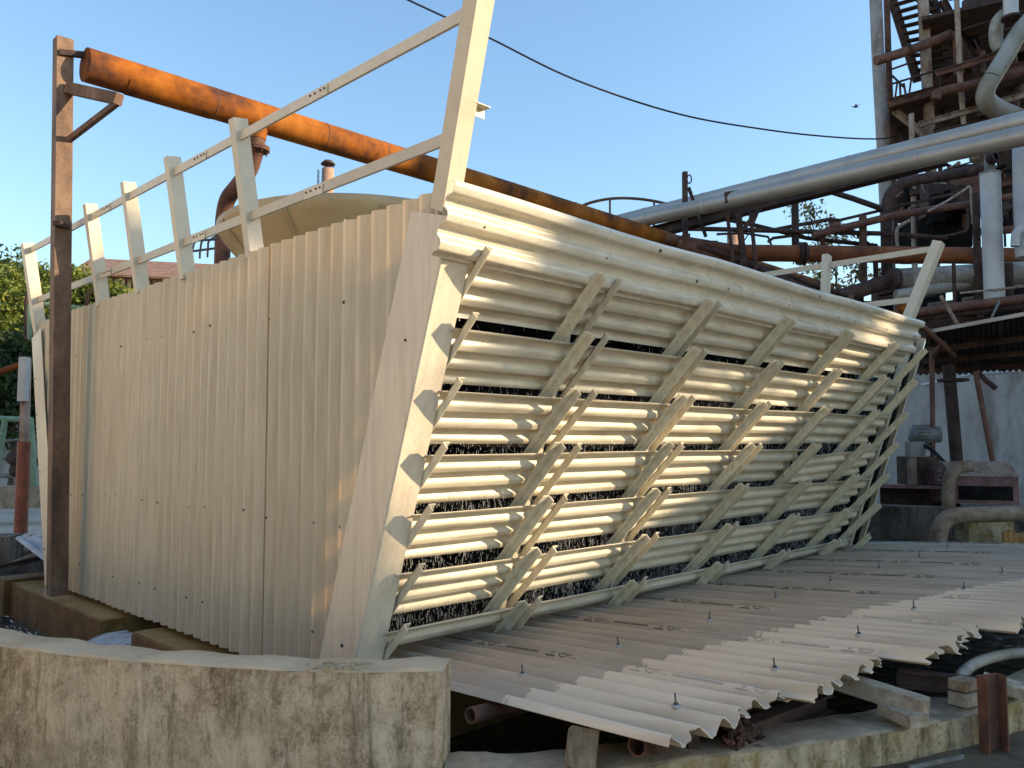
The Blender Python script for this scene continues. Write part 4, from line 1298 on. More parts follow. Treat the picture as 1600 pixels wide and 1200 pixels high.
# trestle under the clad pipes
tr = thing('pipe_trestle', 'slender rusty trestle legs carrying the silver pipes', 'trestle', gb(1150, 600, 15.6))
for a, b, w in (((1134, 318), (1146, 410), .055), ((1152, 322), (1163, 415), .10), ((1172, 328), (1182, 420), .06), ((1187, 325), (1160, 360), .08), ((1188, 322), (1176, 352), .04)):
    Y = 15.6
    MB().bar(at(*a, Y), at(b[0], b[1], Y), w, w).build('leg', M['rust_dark'], tr)
MB().box(at(1141, 309, 15.2), V(.12, 0, 0.02), V(0, .1, 0), UP * .1).build('saddle', M['rust_dark'], tr)
for a, b in (((1142, 332), (1152, 348)), ((1168, 328), (1152, 350)), ((1160, 380), (1175, 358))):
    MB().tube([at(*a, 15.7), at(*b, 15.7)], .012, 6).build('brace_rod', M['rust_dark'], tr)
# short post with ring and strut
rp = thing('ring_post', 'short rusty post with a round eye on top above the pipes', 'post', at(1071, 390, 16.8))
MB().bar(at(1071, 392, 16.8), at(1070, 269, 16.8), .11, .10).build('post', M['rust_dark'], rp)
mb = MB()
cc = at(1077, 280, 16.8)
mb.tube([cc + V(.045 * math.cos(a), 0, .09 * math.sin(a)) for a in np.linspace(0, 2 * math.pi, 17)], .014, 6, False)
mb.build('eye', M['rust_dark'], rp)
MB().bar(at(1076, 293, 16.9), at(1103, 370, 16.9), .06, .06).build('strut', M['rust_dark'], rp)
# curved platform railing behind the fascia
cr = thing('platform_railing', 'curved thin brown railing behind the tower fascia', 'railing', at(985, 335, 19))
MB().tube(bez([at(895, 328, 19), at(925, 316, 19.4), at(960, 310, 19.7), at(1000, 311, 19.8), at(1040, 318, 19.6), at(1075, 328, 19)], 6), .035, 8).build('top_rail', M['rust'], cr)
for u, v in ((953, 311), (1022, 314)):
    MB().bar(at(u, v, 19.6), at(u, v + 40, 19.6), .045, .045).build('rail_post', M['rust'], cr)

# main orange pipe crossing, horizontal in the picture
MP = lambda u, dv=0: at(u, 395 + (u - 1150) * .012 + dv, 17.0)
mp_ = thing('crossing_pipe', 'thick rusty orange pipe running level to the right behind the tower', 'pipe', MP(1380))
MB().tube([MP(1105), MP(1250), MP(1430), MP(1640), MP(1800)], .175, 26).build('pipe_run', M['rust_orange_shaded'], mp_)
for u in (1249, 1256):
    MB().tube([MP(u - 2.2), MP(u + 2.2)], .24, 24).build('flange', M['rust_dark'], mp_)
# ends of the header where it meets the rack
for k, (a, b, r, mname, lab) in enumerate([
    ((1040, 372), (1160, 392), .10, 'rust', 'short brown pipe lying beside the header end near the ring post'),
    ((1060, 380), (1330, 470), .11, 'rust', 'rusty pipe sloping down behind the tower fascia'),
    ((1090, 384), (1325, 462), .05, 'rust_dark', 'thin dark pipe sloping beside the rusty one behind the fascia'),
    ((1115, 390), (1300, 466), .05, 'rust_dark', 'lowest thin dark pipe behind the tower fascia')]):
    Y = 16.4 - .15 * k
    solo(MB().tube([at(*a, Y), at(*b, Y - .3)], r, 14), 'sloping_pipe', M[mname], lab, 'pipe', at(*a, Y))
bl = thing('pipe_clamp', 'upright rusty clamp bars over the sloping pipes behind the fascia', 'clamp', at(1115, 385, 16.3))
for (u, v0, v1, w) in ((1065, 372, 382, .1), (1116, 377, 398, .12), (1072, 366, 385, .14)):
    MB().bar(at(u, v0, 16.2), at(u, v1, 16.2), w, w).build('bar', M['rust'], bl)

# thin rails and pipes seen against the sky
TH = [
    ((1055, 357), (1115, 358), (1380, 365), (1480, 372), .055, 'rust_dark', 18.2, 'long thin level pipe against the sky above the orange pipe'),
    ((1200, 361), (1245, 352), (1300, 342), (1308, 355), .045, 'rust_dark', 18.4, 'thin cranked pipe over the small tree'),
    ((1110, 338), (1180, 352), (1260, 372), (1370, 384), .05, 'rust_dark', 18.6, 'thin pipe sloping down from under the silver pipes'),
    ((1120, 366), (1160, 364), (1200, 370), (1210, 395), .03, 'rust_dark', 19, 'thin bent handrail in the gap behind the trestle'),
    ((1200, 378), (1208, 372), (1240, 368), (1250, 366), .035, 'rust_dark', 18.3, 'short thin pipe left of the flange'),
    ((1295, 348), (1350, 335), (1430, 316), (1490, 303), .035, 'rust_dark', 18.6, 'thin dark pipe rising to the right over the larger brown one'),
    ((1270, 368), (1310, 358), (1400, 336), (1520, 318), .085, 'rust', 18.0, 'brown pipe rising from the flange to the white upright pipe'),
    ((1325, 352), (1345, 372), (1360, 382), (1375, 392), .03, 'rust_dark', 18.4, 'thin brace falling right above the orange pipe'),
    ((1300, 300), (1332, 310), (1372, 324), (1380, 326), .07, 'rust_dark', 18.5, 'dark beam from the silver pipes to the arched pipe'),
]
for a, b, c, d, r, mname, Y, lab in TH:
    solo(MB().tube([at(*a, Y), at(*b, Y), at(*c, Y), at(*d, Y)], r, 8), 'thin_pipe', M[mname], lab, 'pipe', at(*a, Y))
for k, (u, v0, v1, w, mname, Y, lab) in enumerate([
    (1242, 308, 395, .085, 'rust_dark', 18.3, 'slim dark upright hanging from the silver pipes left of the small tree'),
    (1285, 362, 392, .06, 'rust', 18.2, 'short brown upright standing on the orange pipe'),
    (1348, 338, 440, .09, 'rust', 18.2, 'brown pipe upright with a cap left of the arched pipe'),
    (1368, 410, 440, .06, 'rust_dark', 18.4, 'thin dark upright under the orange pipe beside the tree')]):
    solo(MB().tube([at(u, v0, Y), at(u + 1, v1, Y)], w, 8), 'upright', M[mname], lab, 'post', at(u, v1, Y))
vb = thing('gate_valve', 'rusty valve where the thin pipes meet above the flange', 'valve', at(1305, 353, 18))
MB().lathe(at(1305, 353, 18), [(0, -.12), (.09, -.1), (.09, -.05), (.13, 0), (.09, .05), (.09, .1), (0, .12)], 10, V(1, 0, .2)).build('body', M['rust'], vb)
MB().lathe(at(1305, 344, 18), [(0, -.02), (.10, -.015), (.10, .015), (0, .02)], 10).build('hand_wheel', M['rust_dark'], vb)

# sparse tree between the pipes
stree = [(at(1262, 325, 24), (.45, .4, .8)), (at(1280, 352, 24), (.7, .5, .5)), (at(1310, 380, 24), (1.0, .8, .6)), (at(1330, 425, 24), (1.2, .9, .8)), (at(1290, 415, 24), (.9, .8, .7)), (at(1350, 400, 24), (.6, .6, .6))]
tree('sparse_tree', gb(1320, 600, 24), 4.5, stree, 1500, .085, M['leaf_sparse'], 'thin dry leafed tree seen through the pipes', None, .10)

# the steel tower
SY = 22.0
stt = thing('process_tower', 'tall rusty open steel process tower with stairs and decks at right', 'steel tower', gb(1440, 600, SY))
def col(pts, r, mname, name='column', Y=SY, n=12):
    MB().tube([at(u, v, Y) for u, v in pts], r, n).build(name, M[mname], stt)
def beam(a, b, w, h, mname='rust', name='beam', Y=SY, Y2=None):
    MB().ibeam(at(*a, Y), at(*b, Y if Y2 is None else Y2), w, h).build(name, M[mname], stt)
col([(1366, -60), (1372, 90), (1380, 235), (1388, 400), (1396, 560)], .165, 'grey_col', 'round_column')
col([(1384, -60), (1388, 90), (1394, 235), (1400, 400)], .085, 'rust', 'round_column', SY + .3)
for a, b, w, mname in (((1439, -60), (1452, 200), .24, 'rust_pale'), ((1452, 200), (1460, 420), .24, 'rust_pale')):
    MB().ibeam(at(*a, SY - .4), at(*b, SY - .4), w, w * .9, V(.3, 1, 0), .03).build('steel_column', M[mname], stt)
col([(1491, -40), (1495, 4), (1500, 120), (1506, 195)], .065, 'rust_pale', 'pole', SY - 1.5)
col([(1424, 178), (1427, 300), (1430, 480)], .065, 'rust_pale', 'pole', SY - 1.5)
# stairs
def stair(a, b, c, d, n, Y):
    """left stringer a->b, right stringer c->d, n treads"""
    s = thing('stair', None, None, (0, 0, 0)); s.parent = stt
    s.location = tuple(at(*b, Y) - np.array(stt.location))
    for p, q in ((a, b), (c, d)):
        MB().bar(at(*p, Y), at(*q, Y), .05, .26, V(0, 0, 1)).build('stringer', M['rust_dark'], s)
    for k in range(n):
        f = (k + .5) / n
        L = at(a[0] + (b[0] - a[0]) * f, a[1] + (b[1] - a[1]) * f, Y)
        R = at(c[0] + (d[0] - c[0]) * f, c[1] + (d[1] - c[1]) * f, Y)
        MB().bar(L, R, .24, .035).build('tread', M['rust_dark'], s)
stair((1388, -20), (1434, 128), (1446, -40), (1492, 122), 13, SY + .4)
stair((1404, 182), (1432, 260), (1440, 176), (1470, 255), 7, SY + .8)
# decks and beams
def deck(u0, v0, u1, v1, Y0, Y1, mname='black', th=.10, name='deck'):
    A, B = at(u0, v0, Y0), at(u1, v1, Y0)
    fA, fB = A * (Y1 / Y0), B * (Y1 / Y0)
    fA[2], fB[2] = A[2], B[2]
    fA[0] += .25
    mb = MB(); mb.prism([A, B, fB, fA], UP * th); mb.build(name, M[mname], stt)
deck(1388, 166, 1640, 92, SY - 1, SY + 3.5, 'rust_dark')
deck(1440, 32, 1680, -25, SY - 1, SY + 3.5, 'rust_dark')
beam((1388, 162), (1640, 92), .16, .22, 'rust', 'edge_beam', SY - 1.05)
beam((1436, 195), (1620, 143), .12, .14, 'rust_pale', 'edge_beam', SY - 1.6)
beam((1460, 208), (1640, 160), .16, .2, 'rust_dark', 'edge_beam', SY - 1.4)
beam((1462, 116), (1640, 62), .12, .14, 'rust', 'edge_beam', SY - 1.7)
beam((1392, 168), (1448, 214), .10, .16, 'rust_pale', 'brace', SY - .6)
beam((1472, 0), (1528, 110), .14, .2, 'rust_dark', 'brace', SY + .2)
beam((1430, -10), (1455, 14), .14, .2, 'rust_dark', 'brace', SY - .2)
for a, b in (((1394, 108), (1422, 98)), ((1394, 131), (1640, 56)), ((1505, 46), (1640, 4)), ((1530, 60), (1640, 24)), ((1394, 118), (1412, 136)), ((1406, 130), (1407, 150)), ((1412, 130), (1416, 152)), ((1585, 22), (1586, 66)), ((1566, 24), (1568, 64))):
    MB().tube([at(*a, SY - 1.2), at(*b, SY - 1.2)], .028, 6).build('handrail', M['rust_dark'], stt)
for u, v in ((1584, 60), (1588, 150), (1535, 80)):
    MB().bar(at(u, v, SY - .8), at(u + 3, v + 55, SY - .8), .13, .1, E1).build('short_post', M['rust'], stt)
# plates and equipment inside the frame; black shadow panels paint in deep shade
def plate(u0, v0, u1, v1, Y, mname, name, depth=.8):
    a, b, c, d = at(u0, v0, Y), at(u1, v0, Y), at(u1, v1, Y), at(u0, v1, Y)
    MB().prism([d, c, b, a], V(0, depth, 0)).build(name, M[mname], stt)
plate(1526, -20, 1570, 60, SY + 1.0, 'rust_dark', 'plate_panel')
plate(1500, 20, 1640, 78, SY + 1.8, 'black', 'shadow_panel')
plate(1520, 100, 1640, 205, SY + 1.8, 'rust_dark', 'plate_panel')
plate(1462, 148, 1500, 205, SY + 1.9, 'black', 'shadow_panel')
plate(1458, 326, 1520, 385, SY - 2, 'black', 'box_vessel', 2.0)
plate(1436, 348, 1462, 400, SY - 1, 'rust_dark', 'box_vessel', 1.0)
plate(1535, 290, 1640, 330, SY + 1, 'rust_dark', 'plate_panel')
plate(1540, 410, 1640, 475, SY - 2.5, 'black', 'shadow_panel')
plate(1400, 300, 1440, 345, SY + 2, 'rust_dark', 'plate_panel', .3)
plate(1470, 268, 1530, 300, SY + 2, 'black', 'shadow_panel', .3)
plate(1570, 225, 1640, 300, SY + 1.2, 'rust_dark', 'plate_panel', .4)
beam((1400, 270), (1455, 310), .16, .2, 'rust_dark', 'brace', SY + .5)
beam((1400, 325), (1640, 270), .16, .18, 'rust', 'edge_beam', SY + .6)
beam((1440, 300), (1640, 262), .12, .14, 'rust_dark', 'edge_beam', SY + 1.0)
for k in range(9):
    u = 1455 + 14 * k
    MB().bar(at(u, 258, SY + .9), at(u + 2, 300 - k * 2, SY + .9), .10, .08).build('short_post', M['rust' if k % 3 else 'rust_pale'], stt)
# vessels among the beams at mid height
for k, (u, v, r, h) in enumerate([(1470, 300, .22, .5), (1492, 292, .16, .4), (1520, 288, .2, .6), (1478, 338, .3, .6), (1440, 300, .12, .4), (1575, 340, .25, .7), (1530, 240, .25, .5), (1560, 330, .18, .5)]):
    MB().lathe(at(u, v, SY - .2), [(0, -h / 2), (r * .7, -h / 2 * .9), (r, -h * .3), (r, h * .3), (r * .7, h / 2 * .9), (0, h / 2)], 12).build('small_vessel', M['rust_dark' if k % 2 else 'clad_dirty'], stt)

for k in range(44):
    u, v = random.uniform(1462, 1600), random.uniform(-10, 200)
    Y = random.uniform(SY - .6, SY + 3.0)
    du, dv = random.choice([(random.uniform(25, 80), -random.uniform(8, 26)), (random.uniform(-2, 4), random.uniform(25, 70)), (random.uniform(12, 35), random.uniform(20, 50))])
    MB().tube([at(u, v, Y), at(u + du, v + dv, Y)], random.choice([.02, .03, .045, .07, .10]), 7).build('strut', M[random.choice(['rust_dark', 'rust_dark', 'rust', 'black'])], stt)
for k in range(12):
    u, v = random.uniform(1500, 1600), random.uniform(0, 170)
    Y = random.uniform(SY + .2, SY + 2.5)
    MB().lathe(at(u, v, Y), [(0, -.3), (.16, -.26), (.2, 0), (.16, .26), (0, .3)], 10, V(random.uniform(-1, 1), .3, random.uniform(-1, 1))).build('small_vessel', M[random.choice(['rust_dark', 'black', 'clad_dirty'])], stt)
for u0, v0, u1, v1 in ((1398, 158, 1402, 128), (1420, 152, 1424, 122), (1468, 138, 1470, 110), (1520, 124, 1521, 96), (1424, 122, 1640, 58)):
    MB().tube([at(u0, v0, SY - 1.15), at(u1, v1, SY - 1.15)], .025, 6).build('handrail', M['rust_dark'], stt)

# pipes on and in front of the steel tower (each its own thing)
def pipe(name, pts, r, mname, label, Y, flanges=(), n=16, smooth=True, cat='pipe', Ys=None):
    P_ = [at(u, v, Y if Ys is None else Ys[i]) for i, (u, v) in enumerate(pts)]
    root = thing(name, label, cat, P_[0])
    MB().tube(bez(P_, 6) if smooth else P_, r, n).build('pipe_run', M[mname], root)
    for i in flanges:
        d = unit(P_[min(i + 1, len(P_) - 1)] - P_[max(i - 1, 0)])
        MB().tube([P_[i] - d * .03, P_[i] + d * .03], r * 1.35, n).build('flange', M['rust_dark'], root)
    return root
pipe('bent_rusty_pipe', [(1368, 95), (1376, 93), (1420, 79), (1465, 62), (1482, 56), (1493, 60), (1497, 72), (1499, 118)], .125, 'rust', 'rusty pipe crossing the stairs and elbowing down near the top right', SY - 1.0, (2, 4))
pipe('bent_rusty_pipe', [(1462, 156), (1464, 147), (1478, 141), (1540, 128), (1620, 104)], .115, 'rust', 'dark rusty pipe with red elbow below the upper deck', SY - 1.8, ())
pipe('bent_rusty_pipe', [(1386, 430), (1385, 350), (1388, 310), (1405, 290), (1432, 281), (1480, 274), (1546, 262)], .125, 'rust_dark', 'purple brown pipe arching over behind the white upright pipes', 18.5, (), 18)
pipe('white_duct', [(1578, -40), (1579, -5), (1580, 28)], .17, 'greywhite', 'upright pale duct at the top right corner', SY - 2.0, (2,))
sd = pipe('swept_duct', [(1650, -6), (1618, 22), (1592, 52), (1570, 90), (1550, 122)], .21, 'duct', 'fat pale duct sweeping down from the top right corner', SY - 2.2, (), 22)
MB().tube(bez([at(1550, 122, SY - 2.2), at(1541, 140, SY - 2.15), at(1541, 156, SY - 2.0), at(1556, 170, SY - 1.7), at(1590, 186, SY - 1.2)], 7), [.21] * 8 + [.21 + .003 * q for q in range(21)], 22).build('elbow', M['duct'], sd)
pipe('bulged_duct', [(1572, 20), (1558, 36), (1556, 62), (1562, 76)], .16, 'clad_dirty', 'curved grey elbow duct left of the fat silver duct', SY - 1.6, (0,), 16)
w1 = pipe('white_pipe', [(1547, 272), (1550, 360), (1554, 470)], .175, 'greywhite', 'white upright pipe in front of the orange pipe', 15.2, (), 22, False)
MB().tube([at(1546, 240, 15.2), at(1547, 273, 15.2)], .09, 14).build('vent_neck', M['grey_metal'], w1)
MB().tube([at(1547, 270, 15.2), at(1547, 273, 15.2)], .185, 22).build('top_cap', M['clad_dirty'], w1)
MB().lathe(at(1551, 246, 15.1), [(.07, -.06), (.13, -.05), (.13, .05), (.07, .06)], 14, V(.3, -1, .1)).build('ring_flange', M['rust_dark'], w1)
w2 = pipe('white_pipe', [(1601, 232), (1602, 300), (1606, 402)], .20, 'greywhite', 'second white upright pipe at the right edge', 14.8, (), 22, False)
MB().lathe(at(1601, 232, 14.8), [(.20, -.1), (.2, -.02), (.08, .02), (0, .02)], 20).build('top_cap', M['clad_dirty'], w2)
w3 = pipe('short_white_pipe', [(1586, 385), (1588, 365), (1596, 358)], .075, 'greywhite', 'small pale elbow beside the second white upright pipe', 14.6)
pipe('brown_upright_pipe', [(1524, 302), (1526, 350), (1528, 480)], .07, 'rust_dark', 'purple brown upright pipe just left of the white upright pipe', 16.0, (2,))
pipe('conduit_loop', [(1450, 330), (1480, 314), (1508, 296), (1514, 292), (1517, 300), (1520, 350)], .028, 'rust_pale', 'pale thin conduit rising in a bend beside the dark box vessel', 17.4)
pipe('conduit_loop', [(1470, 370), (1500, 364), (1511, 356), (1512, 325)], .03, 'rust_dark', 'dark thin conduit looping round the box vessel', 17.2)
pipe('conduit_loop', [(1402, 385), (1401, 362), (1406, 353), (1422, 344)], .035, 'rust_pale', 'pale bent conduit left of the box vessel', 17.3)
pipe('small_loop_pipe', [(1560, 385), (1561, 345), (1566, 330), (1578, 324), (1590, 326)], .06, 'rust_dark', 'dark looped pipe between the two white upright pipes', 16.4, (1,))
pipe('cross_pipe', [(1550, 312), (1600, 303), (1650, 294)], .07, 'rust', 'brown pipe behind the white upright pipes', 16.8)
pipe('cross_pipe', [(1530, 362), (1600, 358), (1650, 356)], .08, 'rust', 'reddish pipe passing behind the lower white upright pipes', 16.6)
rk = thing('rack_clutter', 'dark rusty pipe rack filling the gap above the canopy', 'pipe rack', at(1500, 500, 18.5))
def rplate(u0, v0, u1, v1, Y, mname, dpt=.3, name='panel'):
    a, b, c, d = at(u0, v0, Y), at(u1, v0, Y), at(u1, v1, Y), at(u0, v1, Y)
    MB().prism([d, c, b, a], V(0, dpt, 0)).build(name, M[mname], rk)
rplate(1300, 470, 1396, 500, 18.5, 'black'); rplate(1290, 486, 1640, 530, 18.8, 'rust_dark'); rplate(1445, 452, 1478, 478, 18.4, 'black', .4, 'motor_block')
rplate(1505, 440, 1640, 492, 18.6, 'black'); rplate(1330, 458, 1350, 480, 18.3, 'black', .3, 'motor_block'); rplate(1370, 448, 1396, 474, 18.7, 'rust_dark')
for k in range(46):
    u = random.uniform(1400, 1600); v = random.uniform(255, 345)
    Y = random.uniform(19.0, 22.5)
    du, dv = random.choice([(random.uniform(18, 60), -random.uniform(4, 14)), (random.uniform(-2, 3), random.uniform(18, 60)), (random.uniform(10, 25), random.uniform(15, 35))])
    MB().tube([at(u, v, Y), at(u + du, v + dv, Y)], random.choice([.02, .03, .045, .06, .09]), 7).build('pipe', M[random.choice(['rust_dark', 'rust_dark', 'rust', 'black', 'rust_pale'])], rk)
for k in range(16):
    u = random.uniform(1405, 1540); v = random.uniform(285, 330); Y = random.uniform(19, 21)
    w, h = random.uniform(.12, .4), random.uniform(.1, .35)
    MB().box(at(u, v, Y), V(w, .05, 0), V(0, .2, 0), UP * h).build('fitting', M[random.choice(['black', 'rust_dark', 'rust_dark', 'rust'])], rk)
for k in range(14):
    u = random.uniform(1330, 1600); v = random.uniform(440, 480); Y = random.uniform(16.6, 18.2)
    MB().tube([at(u, v, Y), at(u + random.uniform(20, 70), v - random.uniform(0, 10), Y)], random.choice([.02, .035, .05]), 7).build('pipe', M[random.choice(['rust_dark', 'black', 'clad_dirty'])], rk)
# insulated horizontal vessel below the orange pipe
iv = thing('insulated_vessel', 'stained grey insulated drum lying below the orange pipe', 'vessel', at(1470, 435, 16.4))
MB().tube([at(1396, 437, 16.4), at(1402, 437, 16.4), at(1640, 424, 16.0)], [.20, .225, .225], 24).build('drum', M['clad_dirty'], iv)
for u in (1393, 1400):
    MB().tube([at(u - 2, 438 - (u - 1396) * .05, 16.4), at(u + 2, 438 - (u - 1396) * .05, 16.4)], .245, 24).build('flange', M['rust_dark'], iv)
for f in (.25, .5, .72):
    u = 1402 + 238 * f
    MB().tube([at(u - .8, 437 - 13 * f, 16.4 - .4 * f), at(u + .8, 437 - 13 * f, 16.4 - .4 * f)], .229, 24).build('strap', M['grey_metal'], iv)
pipe('taper_pipe', [(1310, 464), (1340, 455), (1392, 438)], .15, 'rust_dark', 'dark pipe leading left out of the insulated drum', 16.5, (), 18, False)
pipe('insulated_pipe', [(1400, 462), (1440, 455), (1480, 448), (1550, 440), (1640, 430)], .12, 'clad_dirty', 'grey insulated pipe under the insulated drum', 16.2)
pipe('lower_brown_pipe', [(1425, 489), (1470, 483), (1540, 474), (1640, 462)], .085, 'rust', 'long brown pipe above the canopy edge', 14.8)
pipe('lower_brown_pipe', [(1420, 500), (1500, 490), (1640, 474)], .05, 'rust_dark', 'dark thinner pipe directly under the long brown pipe', 14.9)
pipe('thin_handrail', [(1500, 458), (1560, 452), (1640, 443)], .022, 'rust_pale', 'thin pale handrail in front of the insulated pipe', 15.0, (), 6)
for k, (u, v0, v1, r, mn, lab) in enumerate([(1430, 412, 455, .045, 'grey_col', 'grey stanchion right behind the far railing post'), (1490, 410, 478, .035, 'rust_dark', 'thin dark stanchion in front of the insulated drum'), (1530, 410, 496, .06, 'rust_dark', 'thicker dark stanchion in front of the drum near the white pipe'), (1573, 412, 480, .11, 'rust_dark', 'dark square stanchion right of the white upright pipe')]):
    solo(MB().tube([at(u, v0, 15.6), at(u + 2, v1, 15.6)], r, 10), 'stanchion', M[mn], lab, 'post', at(u, v1, 15.6), 'stanchions below the orange pipe')
solo(MB().bar(at(1470, 462, 14.6), at(1497, 508, 14.4), .05, .05), 'slanted_prop', M['rust_pale'], 'slanting pale prop leaning onto the canopy', 'prop', at(1497, 508, 14.4))
solo(MB().tube([at(1562, 470, 14.2), at(1549, 497, 14.2)], .022, 8), 'blue_prop', M['grey_metal'], 'thin blue grey rod leaning on the canopy edge', 'rod', at(1549, 497, 14.2))
mo = thing('old_pump', 'orange rusty pump casing tucked behind the far railing', 'pump', at(1415, 490, 15.2))
MB().lathe(at(1414, 482, 15.2), [(0, -.16), (.10, -.14), (.13, 0), (.10, .14), (0, .16)], 14, V(1, .1, 0)).build('casing', M['rust_orange'], mo)
MB().tube([at(1408, 482, 15.2), at(1400, 490, 15.2), at(1399, 510, 15.2)], .07, 10).build('spout', M['rust'], mo)

# canopy
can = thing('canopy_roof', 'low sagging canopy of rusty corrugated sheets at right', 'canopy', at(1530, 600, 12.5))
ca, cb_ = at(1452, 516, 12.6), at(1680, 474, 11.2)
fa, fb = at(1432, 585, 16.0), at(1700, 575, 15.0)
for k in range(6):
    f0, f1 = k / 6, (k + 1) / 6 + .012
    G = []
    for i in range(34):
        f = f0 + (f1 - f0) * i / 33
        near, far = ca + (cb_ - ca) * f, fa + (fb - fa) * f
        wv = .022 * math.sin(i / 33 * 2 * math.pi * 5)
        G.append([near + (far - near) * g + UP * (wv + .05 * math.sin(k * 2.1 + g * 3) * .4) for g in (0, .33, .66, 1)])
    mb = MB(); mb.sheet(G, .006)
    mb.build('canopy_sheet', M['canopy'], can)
MB().bar(ca - UP * .02, cb_ - UP * .02, .03, .055).build('edge_strip', M['clad'], can)
for g in (.3, .55, .8):
    A, B = ca + (fa - ca) * g, cb_ + (fb - cb_) * g
    MB().bar(A - UP * .08, B - UP * .08, .07, .09).build('rafter', M['rust_dark'], can)
for k, (a, b, w, mn, nm) in enumerate([((1482, 570), (1497, 745), .19, 'rust_dark', 'post'), ((1456, 548), (1458, 760), .075, 'rust', 'post'), ((1524, 580), (1551, 720), .08, 'rust', 'leaning_post')]):
    MB().tube([at(*a, 13.4 - .3 * k), at(*b, 13.4 - .3 * k)], w / 2 * 1.0, 12).build(nm, M[mn], can)
MB().tube([at(1529, 583, 12.9), at(1540, 594, 12.8), at(1556, 607, 12.7)], .04, 10).build('strut', M['rust_dark'], can)
MB().tube([at(1436, 505, 12.5), at(1475, 540, 12.6), at(1490, 556, 12.8)], .045, 10).build('strut', M['rust'], can)
MB().tube([at(1475, 535, 12.6), at(1458, 556, 12.9)], .045, 10).build('strut', M['rust'], can)
MB().box(at(1489, 594, 13.4), V(.2, .0, 0), V(0, .12, 0), UP * .025).build('post_plate', M['rust_dark'], can)

# tank wall behind, base plinth, machinery
tw = at(1500, 650, 17)
twr = thing('tank_wall', 'grey lime washed wall with damp stains under the canopy', 'wall', (tw[0], tw[1], 0))
MB().box(V(12.0, 17.6, 1.7), V(4.5, -.6, 0), V(.03, .2, 0), UP * 1.75).build('masonry', M['tank_wall'], twr)
MB().tube([at(1440, 602, 16.6), at(1520, 584, 16.4), at(1640, 577, 16.2)], .035, 8).build('coping_pipe', M['greywhite'], twr)
pw = thing('machine_plinth', 'stained dark concrete plinth behind the far edge of the grey sheets', 'wall', (8, 13.6, 0))
MB().box(V(9.5, 14.3, .13), V(4.6, -.9, 0), V(.1, .45, 0), UP * .42).build('masonry', M['wall_dark'], pw)
MB().box(at(1537, 822, 12.8), V(.32, -.03, 0), V(0, .2, 0), UP * .24).build('rough_pier', M['wall_low'], pw)
solo(MB().ibeam(at(1375, 772, 13.4), at(1500, 776, 12.8), .2, .30), 'machine_base_beam', M['rust_dark'], 'deep dark steel base beam left of the red machine', 'beam', at(1440, 790, 13.1))
solo(MB().bar(at(1368, 759, 13.2), at(1500, 762, 12.6), .22, .05), 'base_plate', M['purple_red'], 'thin reddish plate on top of the base beam', 'plate', at(1440, 760, 12.9))
mc = thing('red_machine', 'faded red machine housing with dusty sloping top', 'machine', at(1540, 790, 12.2))
A, B = at(1488, 790, 12.3), at(1593, 788, 12.0)
hz = at(1540, 745, 12.1)[2]; bz = at(1540, 788, 12.1)[2]
A[2] = B[2] = bz
dB = V(0.02, .75, 0)
MB().prism([A, B, B + UP * (hz - bz), A + UP * (hz - bz)], dB).build('housing', M['purple_red'], mc)
tz = at(1540, 722, 12.3)[2]
MB().prism([A + UP * (hz - bz + .003) - V(0, .03, 0), A + UP * (hz - bz + .003) + dB, A + dB * .8 + UP * (tz - bz), A + dB * .35 + UP * (tz - bz)], B - A + V(.02, 0, 0)).build('hood', M['dusty'], mc)
MB().box((A + B) / 2 + UP * .16 - V(0, .012, 0), (B - A) * .40, V(0, .01, 0), UP * .10).build('opening_shade', M['black'], mc)  # black slab on the front stands in for the unlit inside
gd = thing('vented_guard', 'small reddish vented guard box between motor and red machine', 'guard', at(1470, 755, 12.8))
A2, B2 = at(1461, 757, 12.7), at(1479, 757, 12.6)
hh = at(1470, 727, 12.6)[2] - at(1470, 757, 12.6)[2]
MB().prism([A2, B2, B2 + UP * hh * .8, (A2 + B2) / 2 + UP * hh, A2 + UP * hh * .8], V(0, .4, 0)).build('guard_box', M['purple_red'], gd)
for k in range(3):
    c = at(1469, 736 + 7 * k, 12.62)
    MB().box(c, V(.03, 0, 0), V(0, .006, 0), UP * .012).build('vent_slot', M['washer'], gd)
mt = thing('electric_motor', 'grey electric motor on a stand behind the tower corner', 'motor', at(1440, 720, 13.2))
MB().lathe(at(1443, 680, 13.2), [(0, -.22), (.10, -.21), (.155, -.16), (.155, .15), (.13, .18), (.13, .24), (0, .25)], 20, V(1, -.1, .05)).build('body', M['grey_metal'], mt)
for a in np.linspace(0, 2 * math.pi, 18, endpoint=False):
    d = V(0, math.cos(a), math.sin(a))
    MB().bar(at(1443, 680, 13.2) - V(.15, 0, 0) + d * .155, at(1443, 680, 13.2) + V(.14, 0, 0) + d * .155, .012, .03, d).build('cooling_fin', M['grey_metal'], mt)
MB().box(at(1430, 702, 12.9), V(.12, 0, 0), V(0, .08, 0), UP * .12).build('terminal_box', M['grey_metal'], mt)
MB().box(at(1435, 735, 13.2), V(.25, 0, 0), V(0, .2, 0), UP * .22).build('stand', M['rust_dark'], mt)
MB().box(at(1425, 735, 12.9), V(.05, 0, 0), V(0, .05, 0), UP * .22).build('stand_leg', M['dusty'], mt)
for k in range(2):
    MB().tube(bez([at(1430, 692 + 4 * k, 12.9), at(1448, 697 + 3 * k, 12.8), at(1460, 705 + 3 * k, 12.7), at(1480, 725 + 2 * k, 12.6)], 5), .018, 6).build('cable', M['cable'], mt)
pipe('dust_pipe', [(1518, 728), (1498, 731), (1485, 744), (1482, 765), (1483, 800)], .085, 'dusty', 'dusty bent pipe rising to the red machine', 11.7, (), 18)
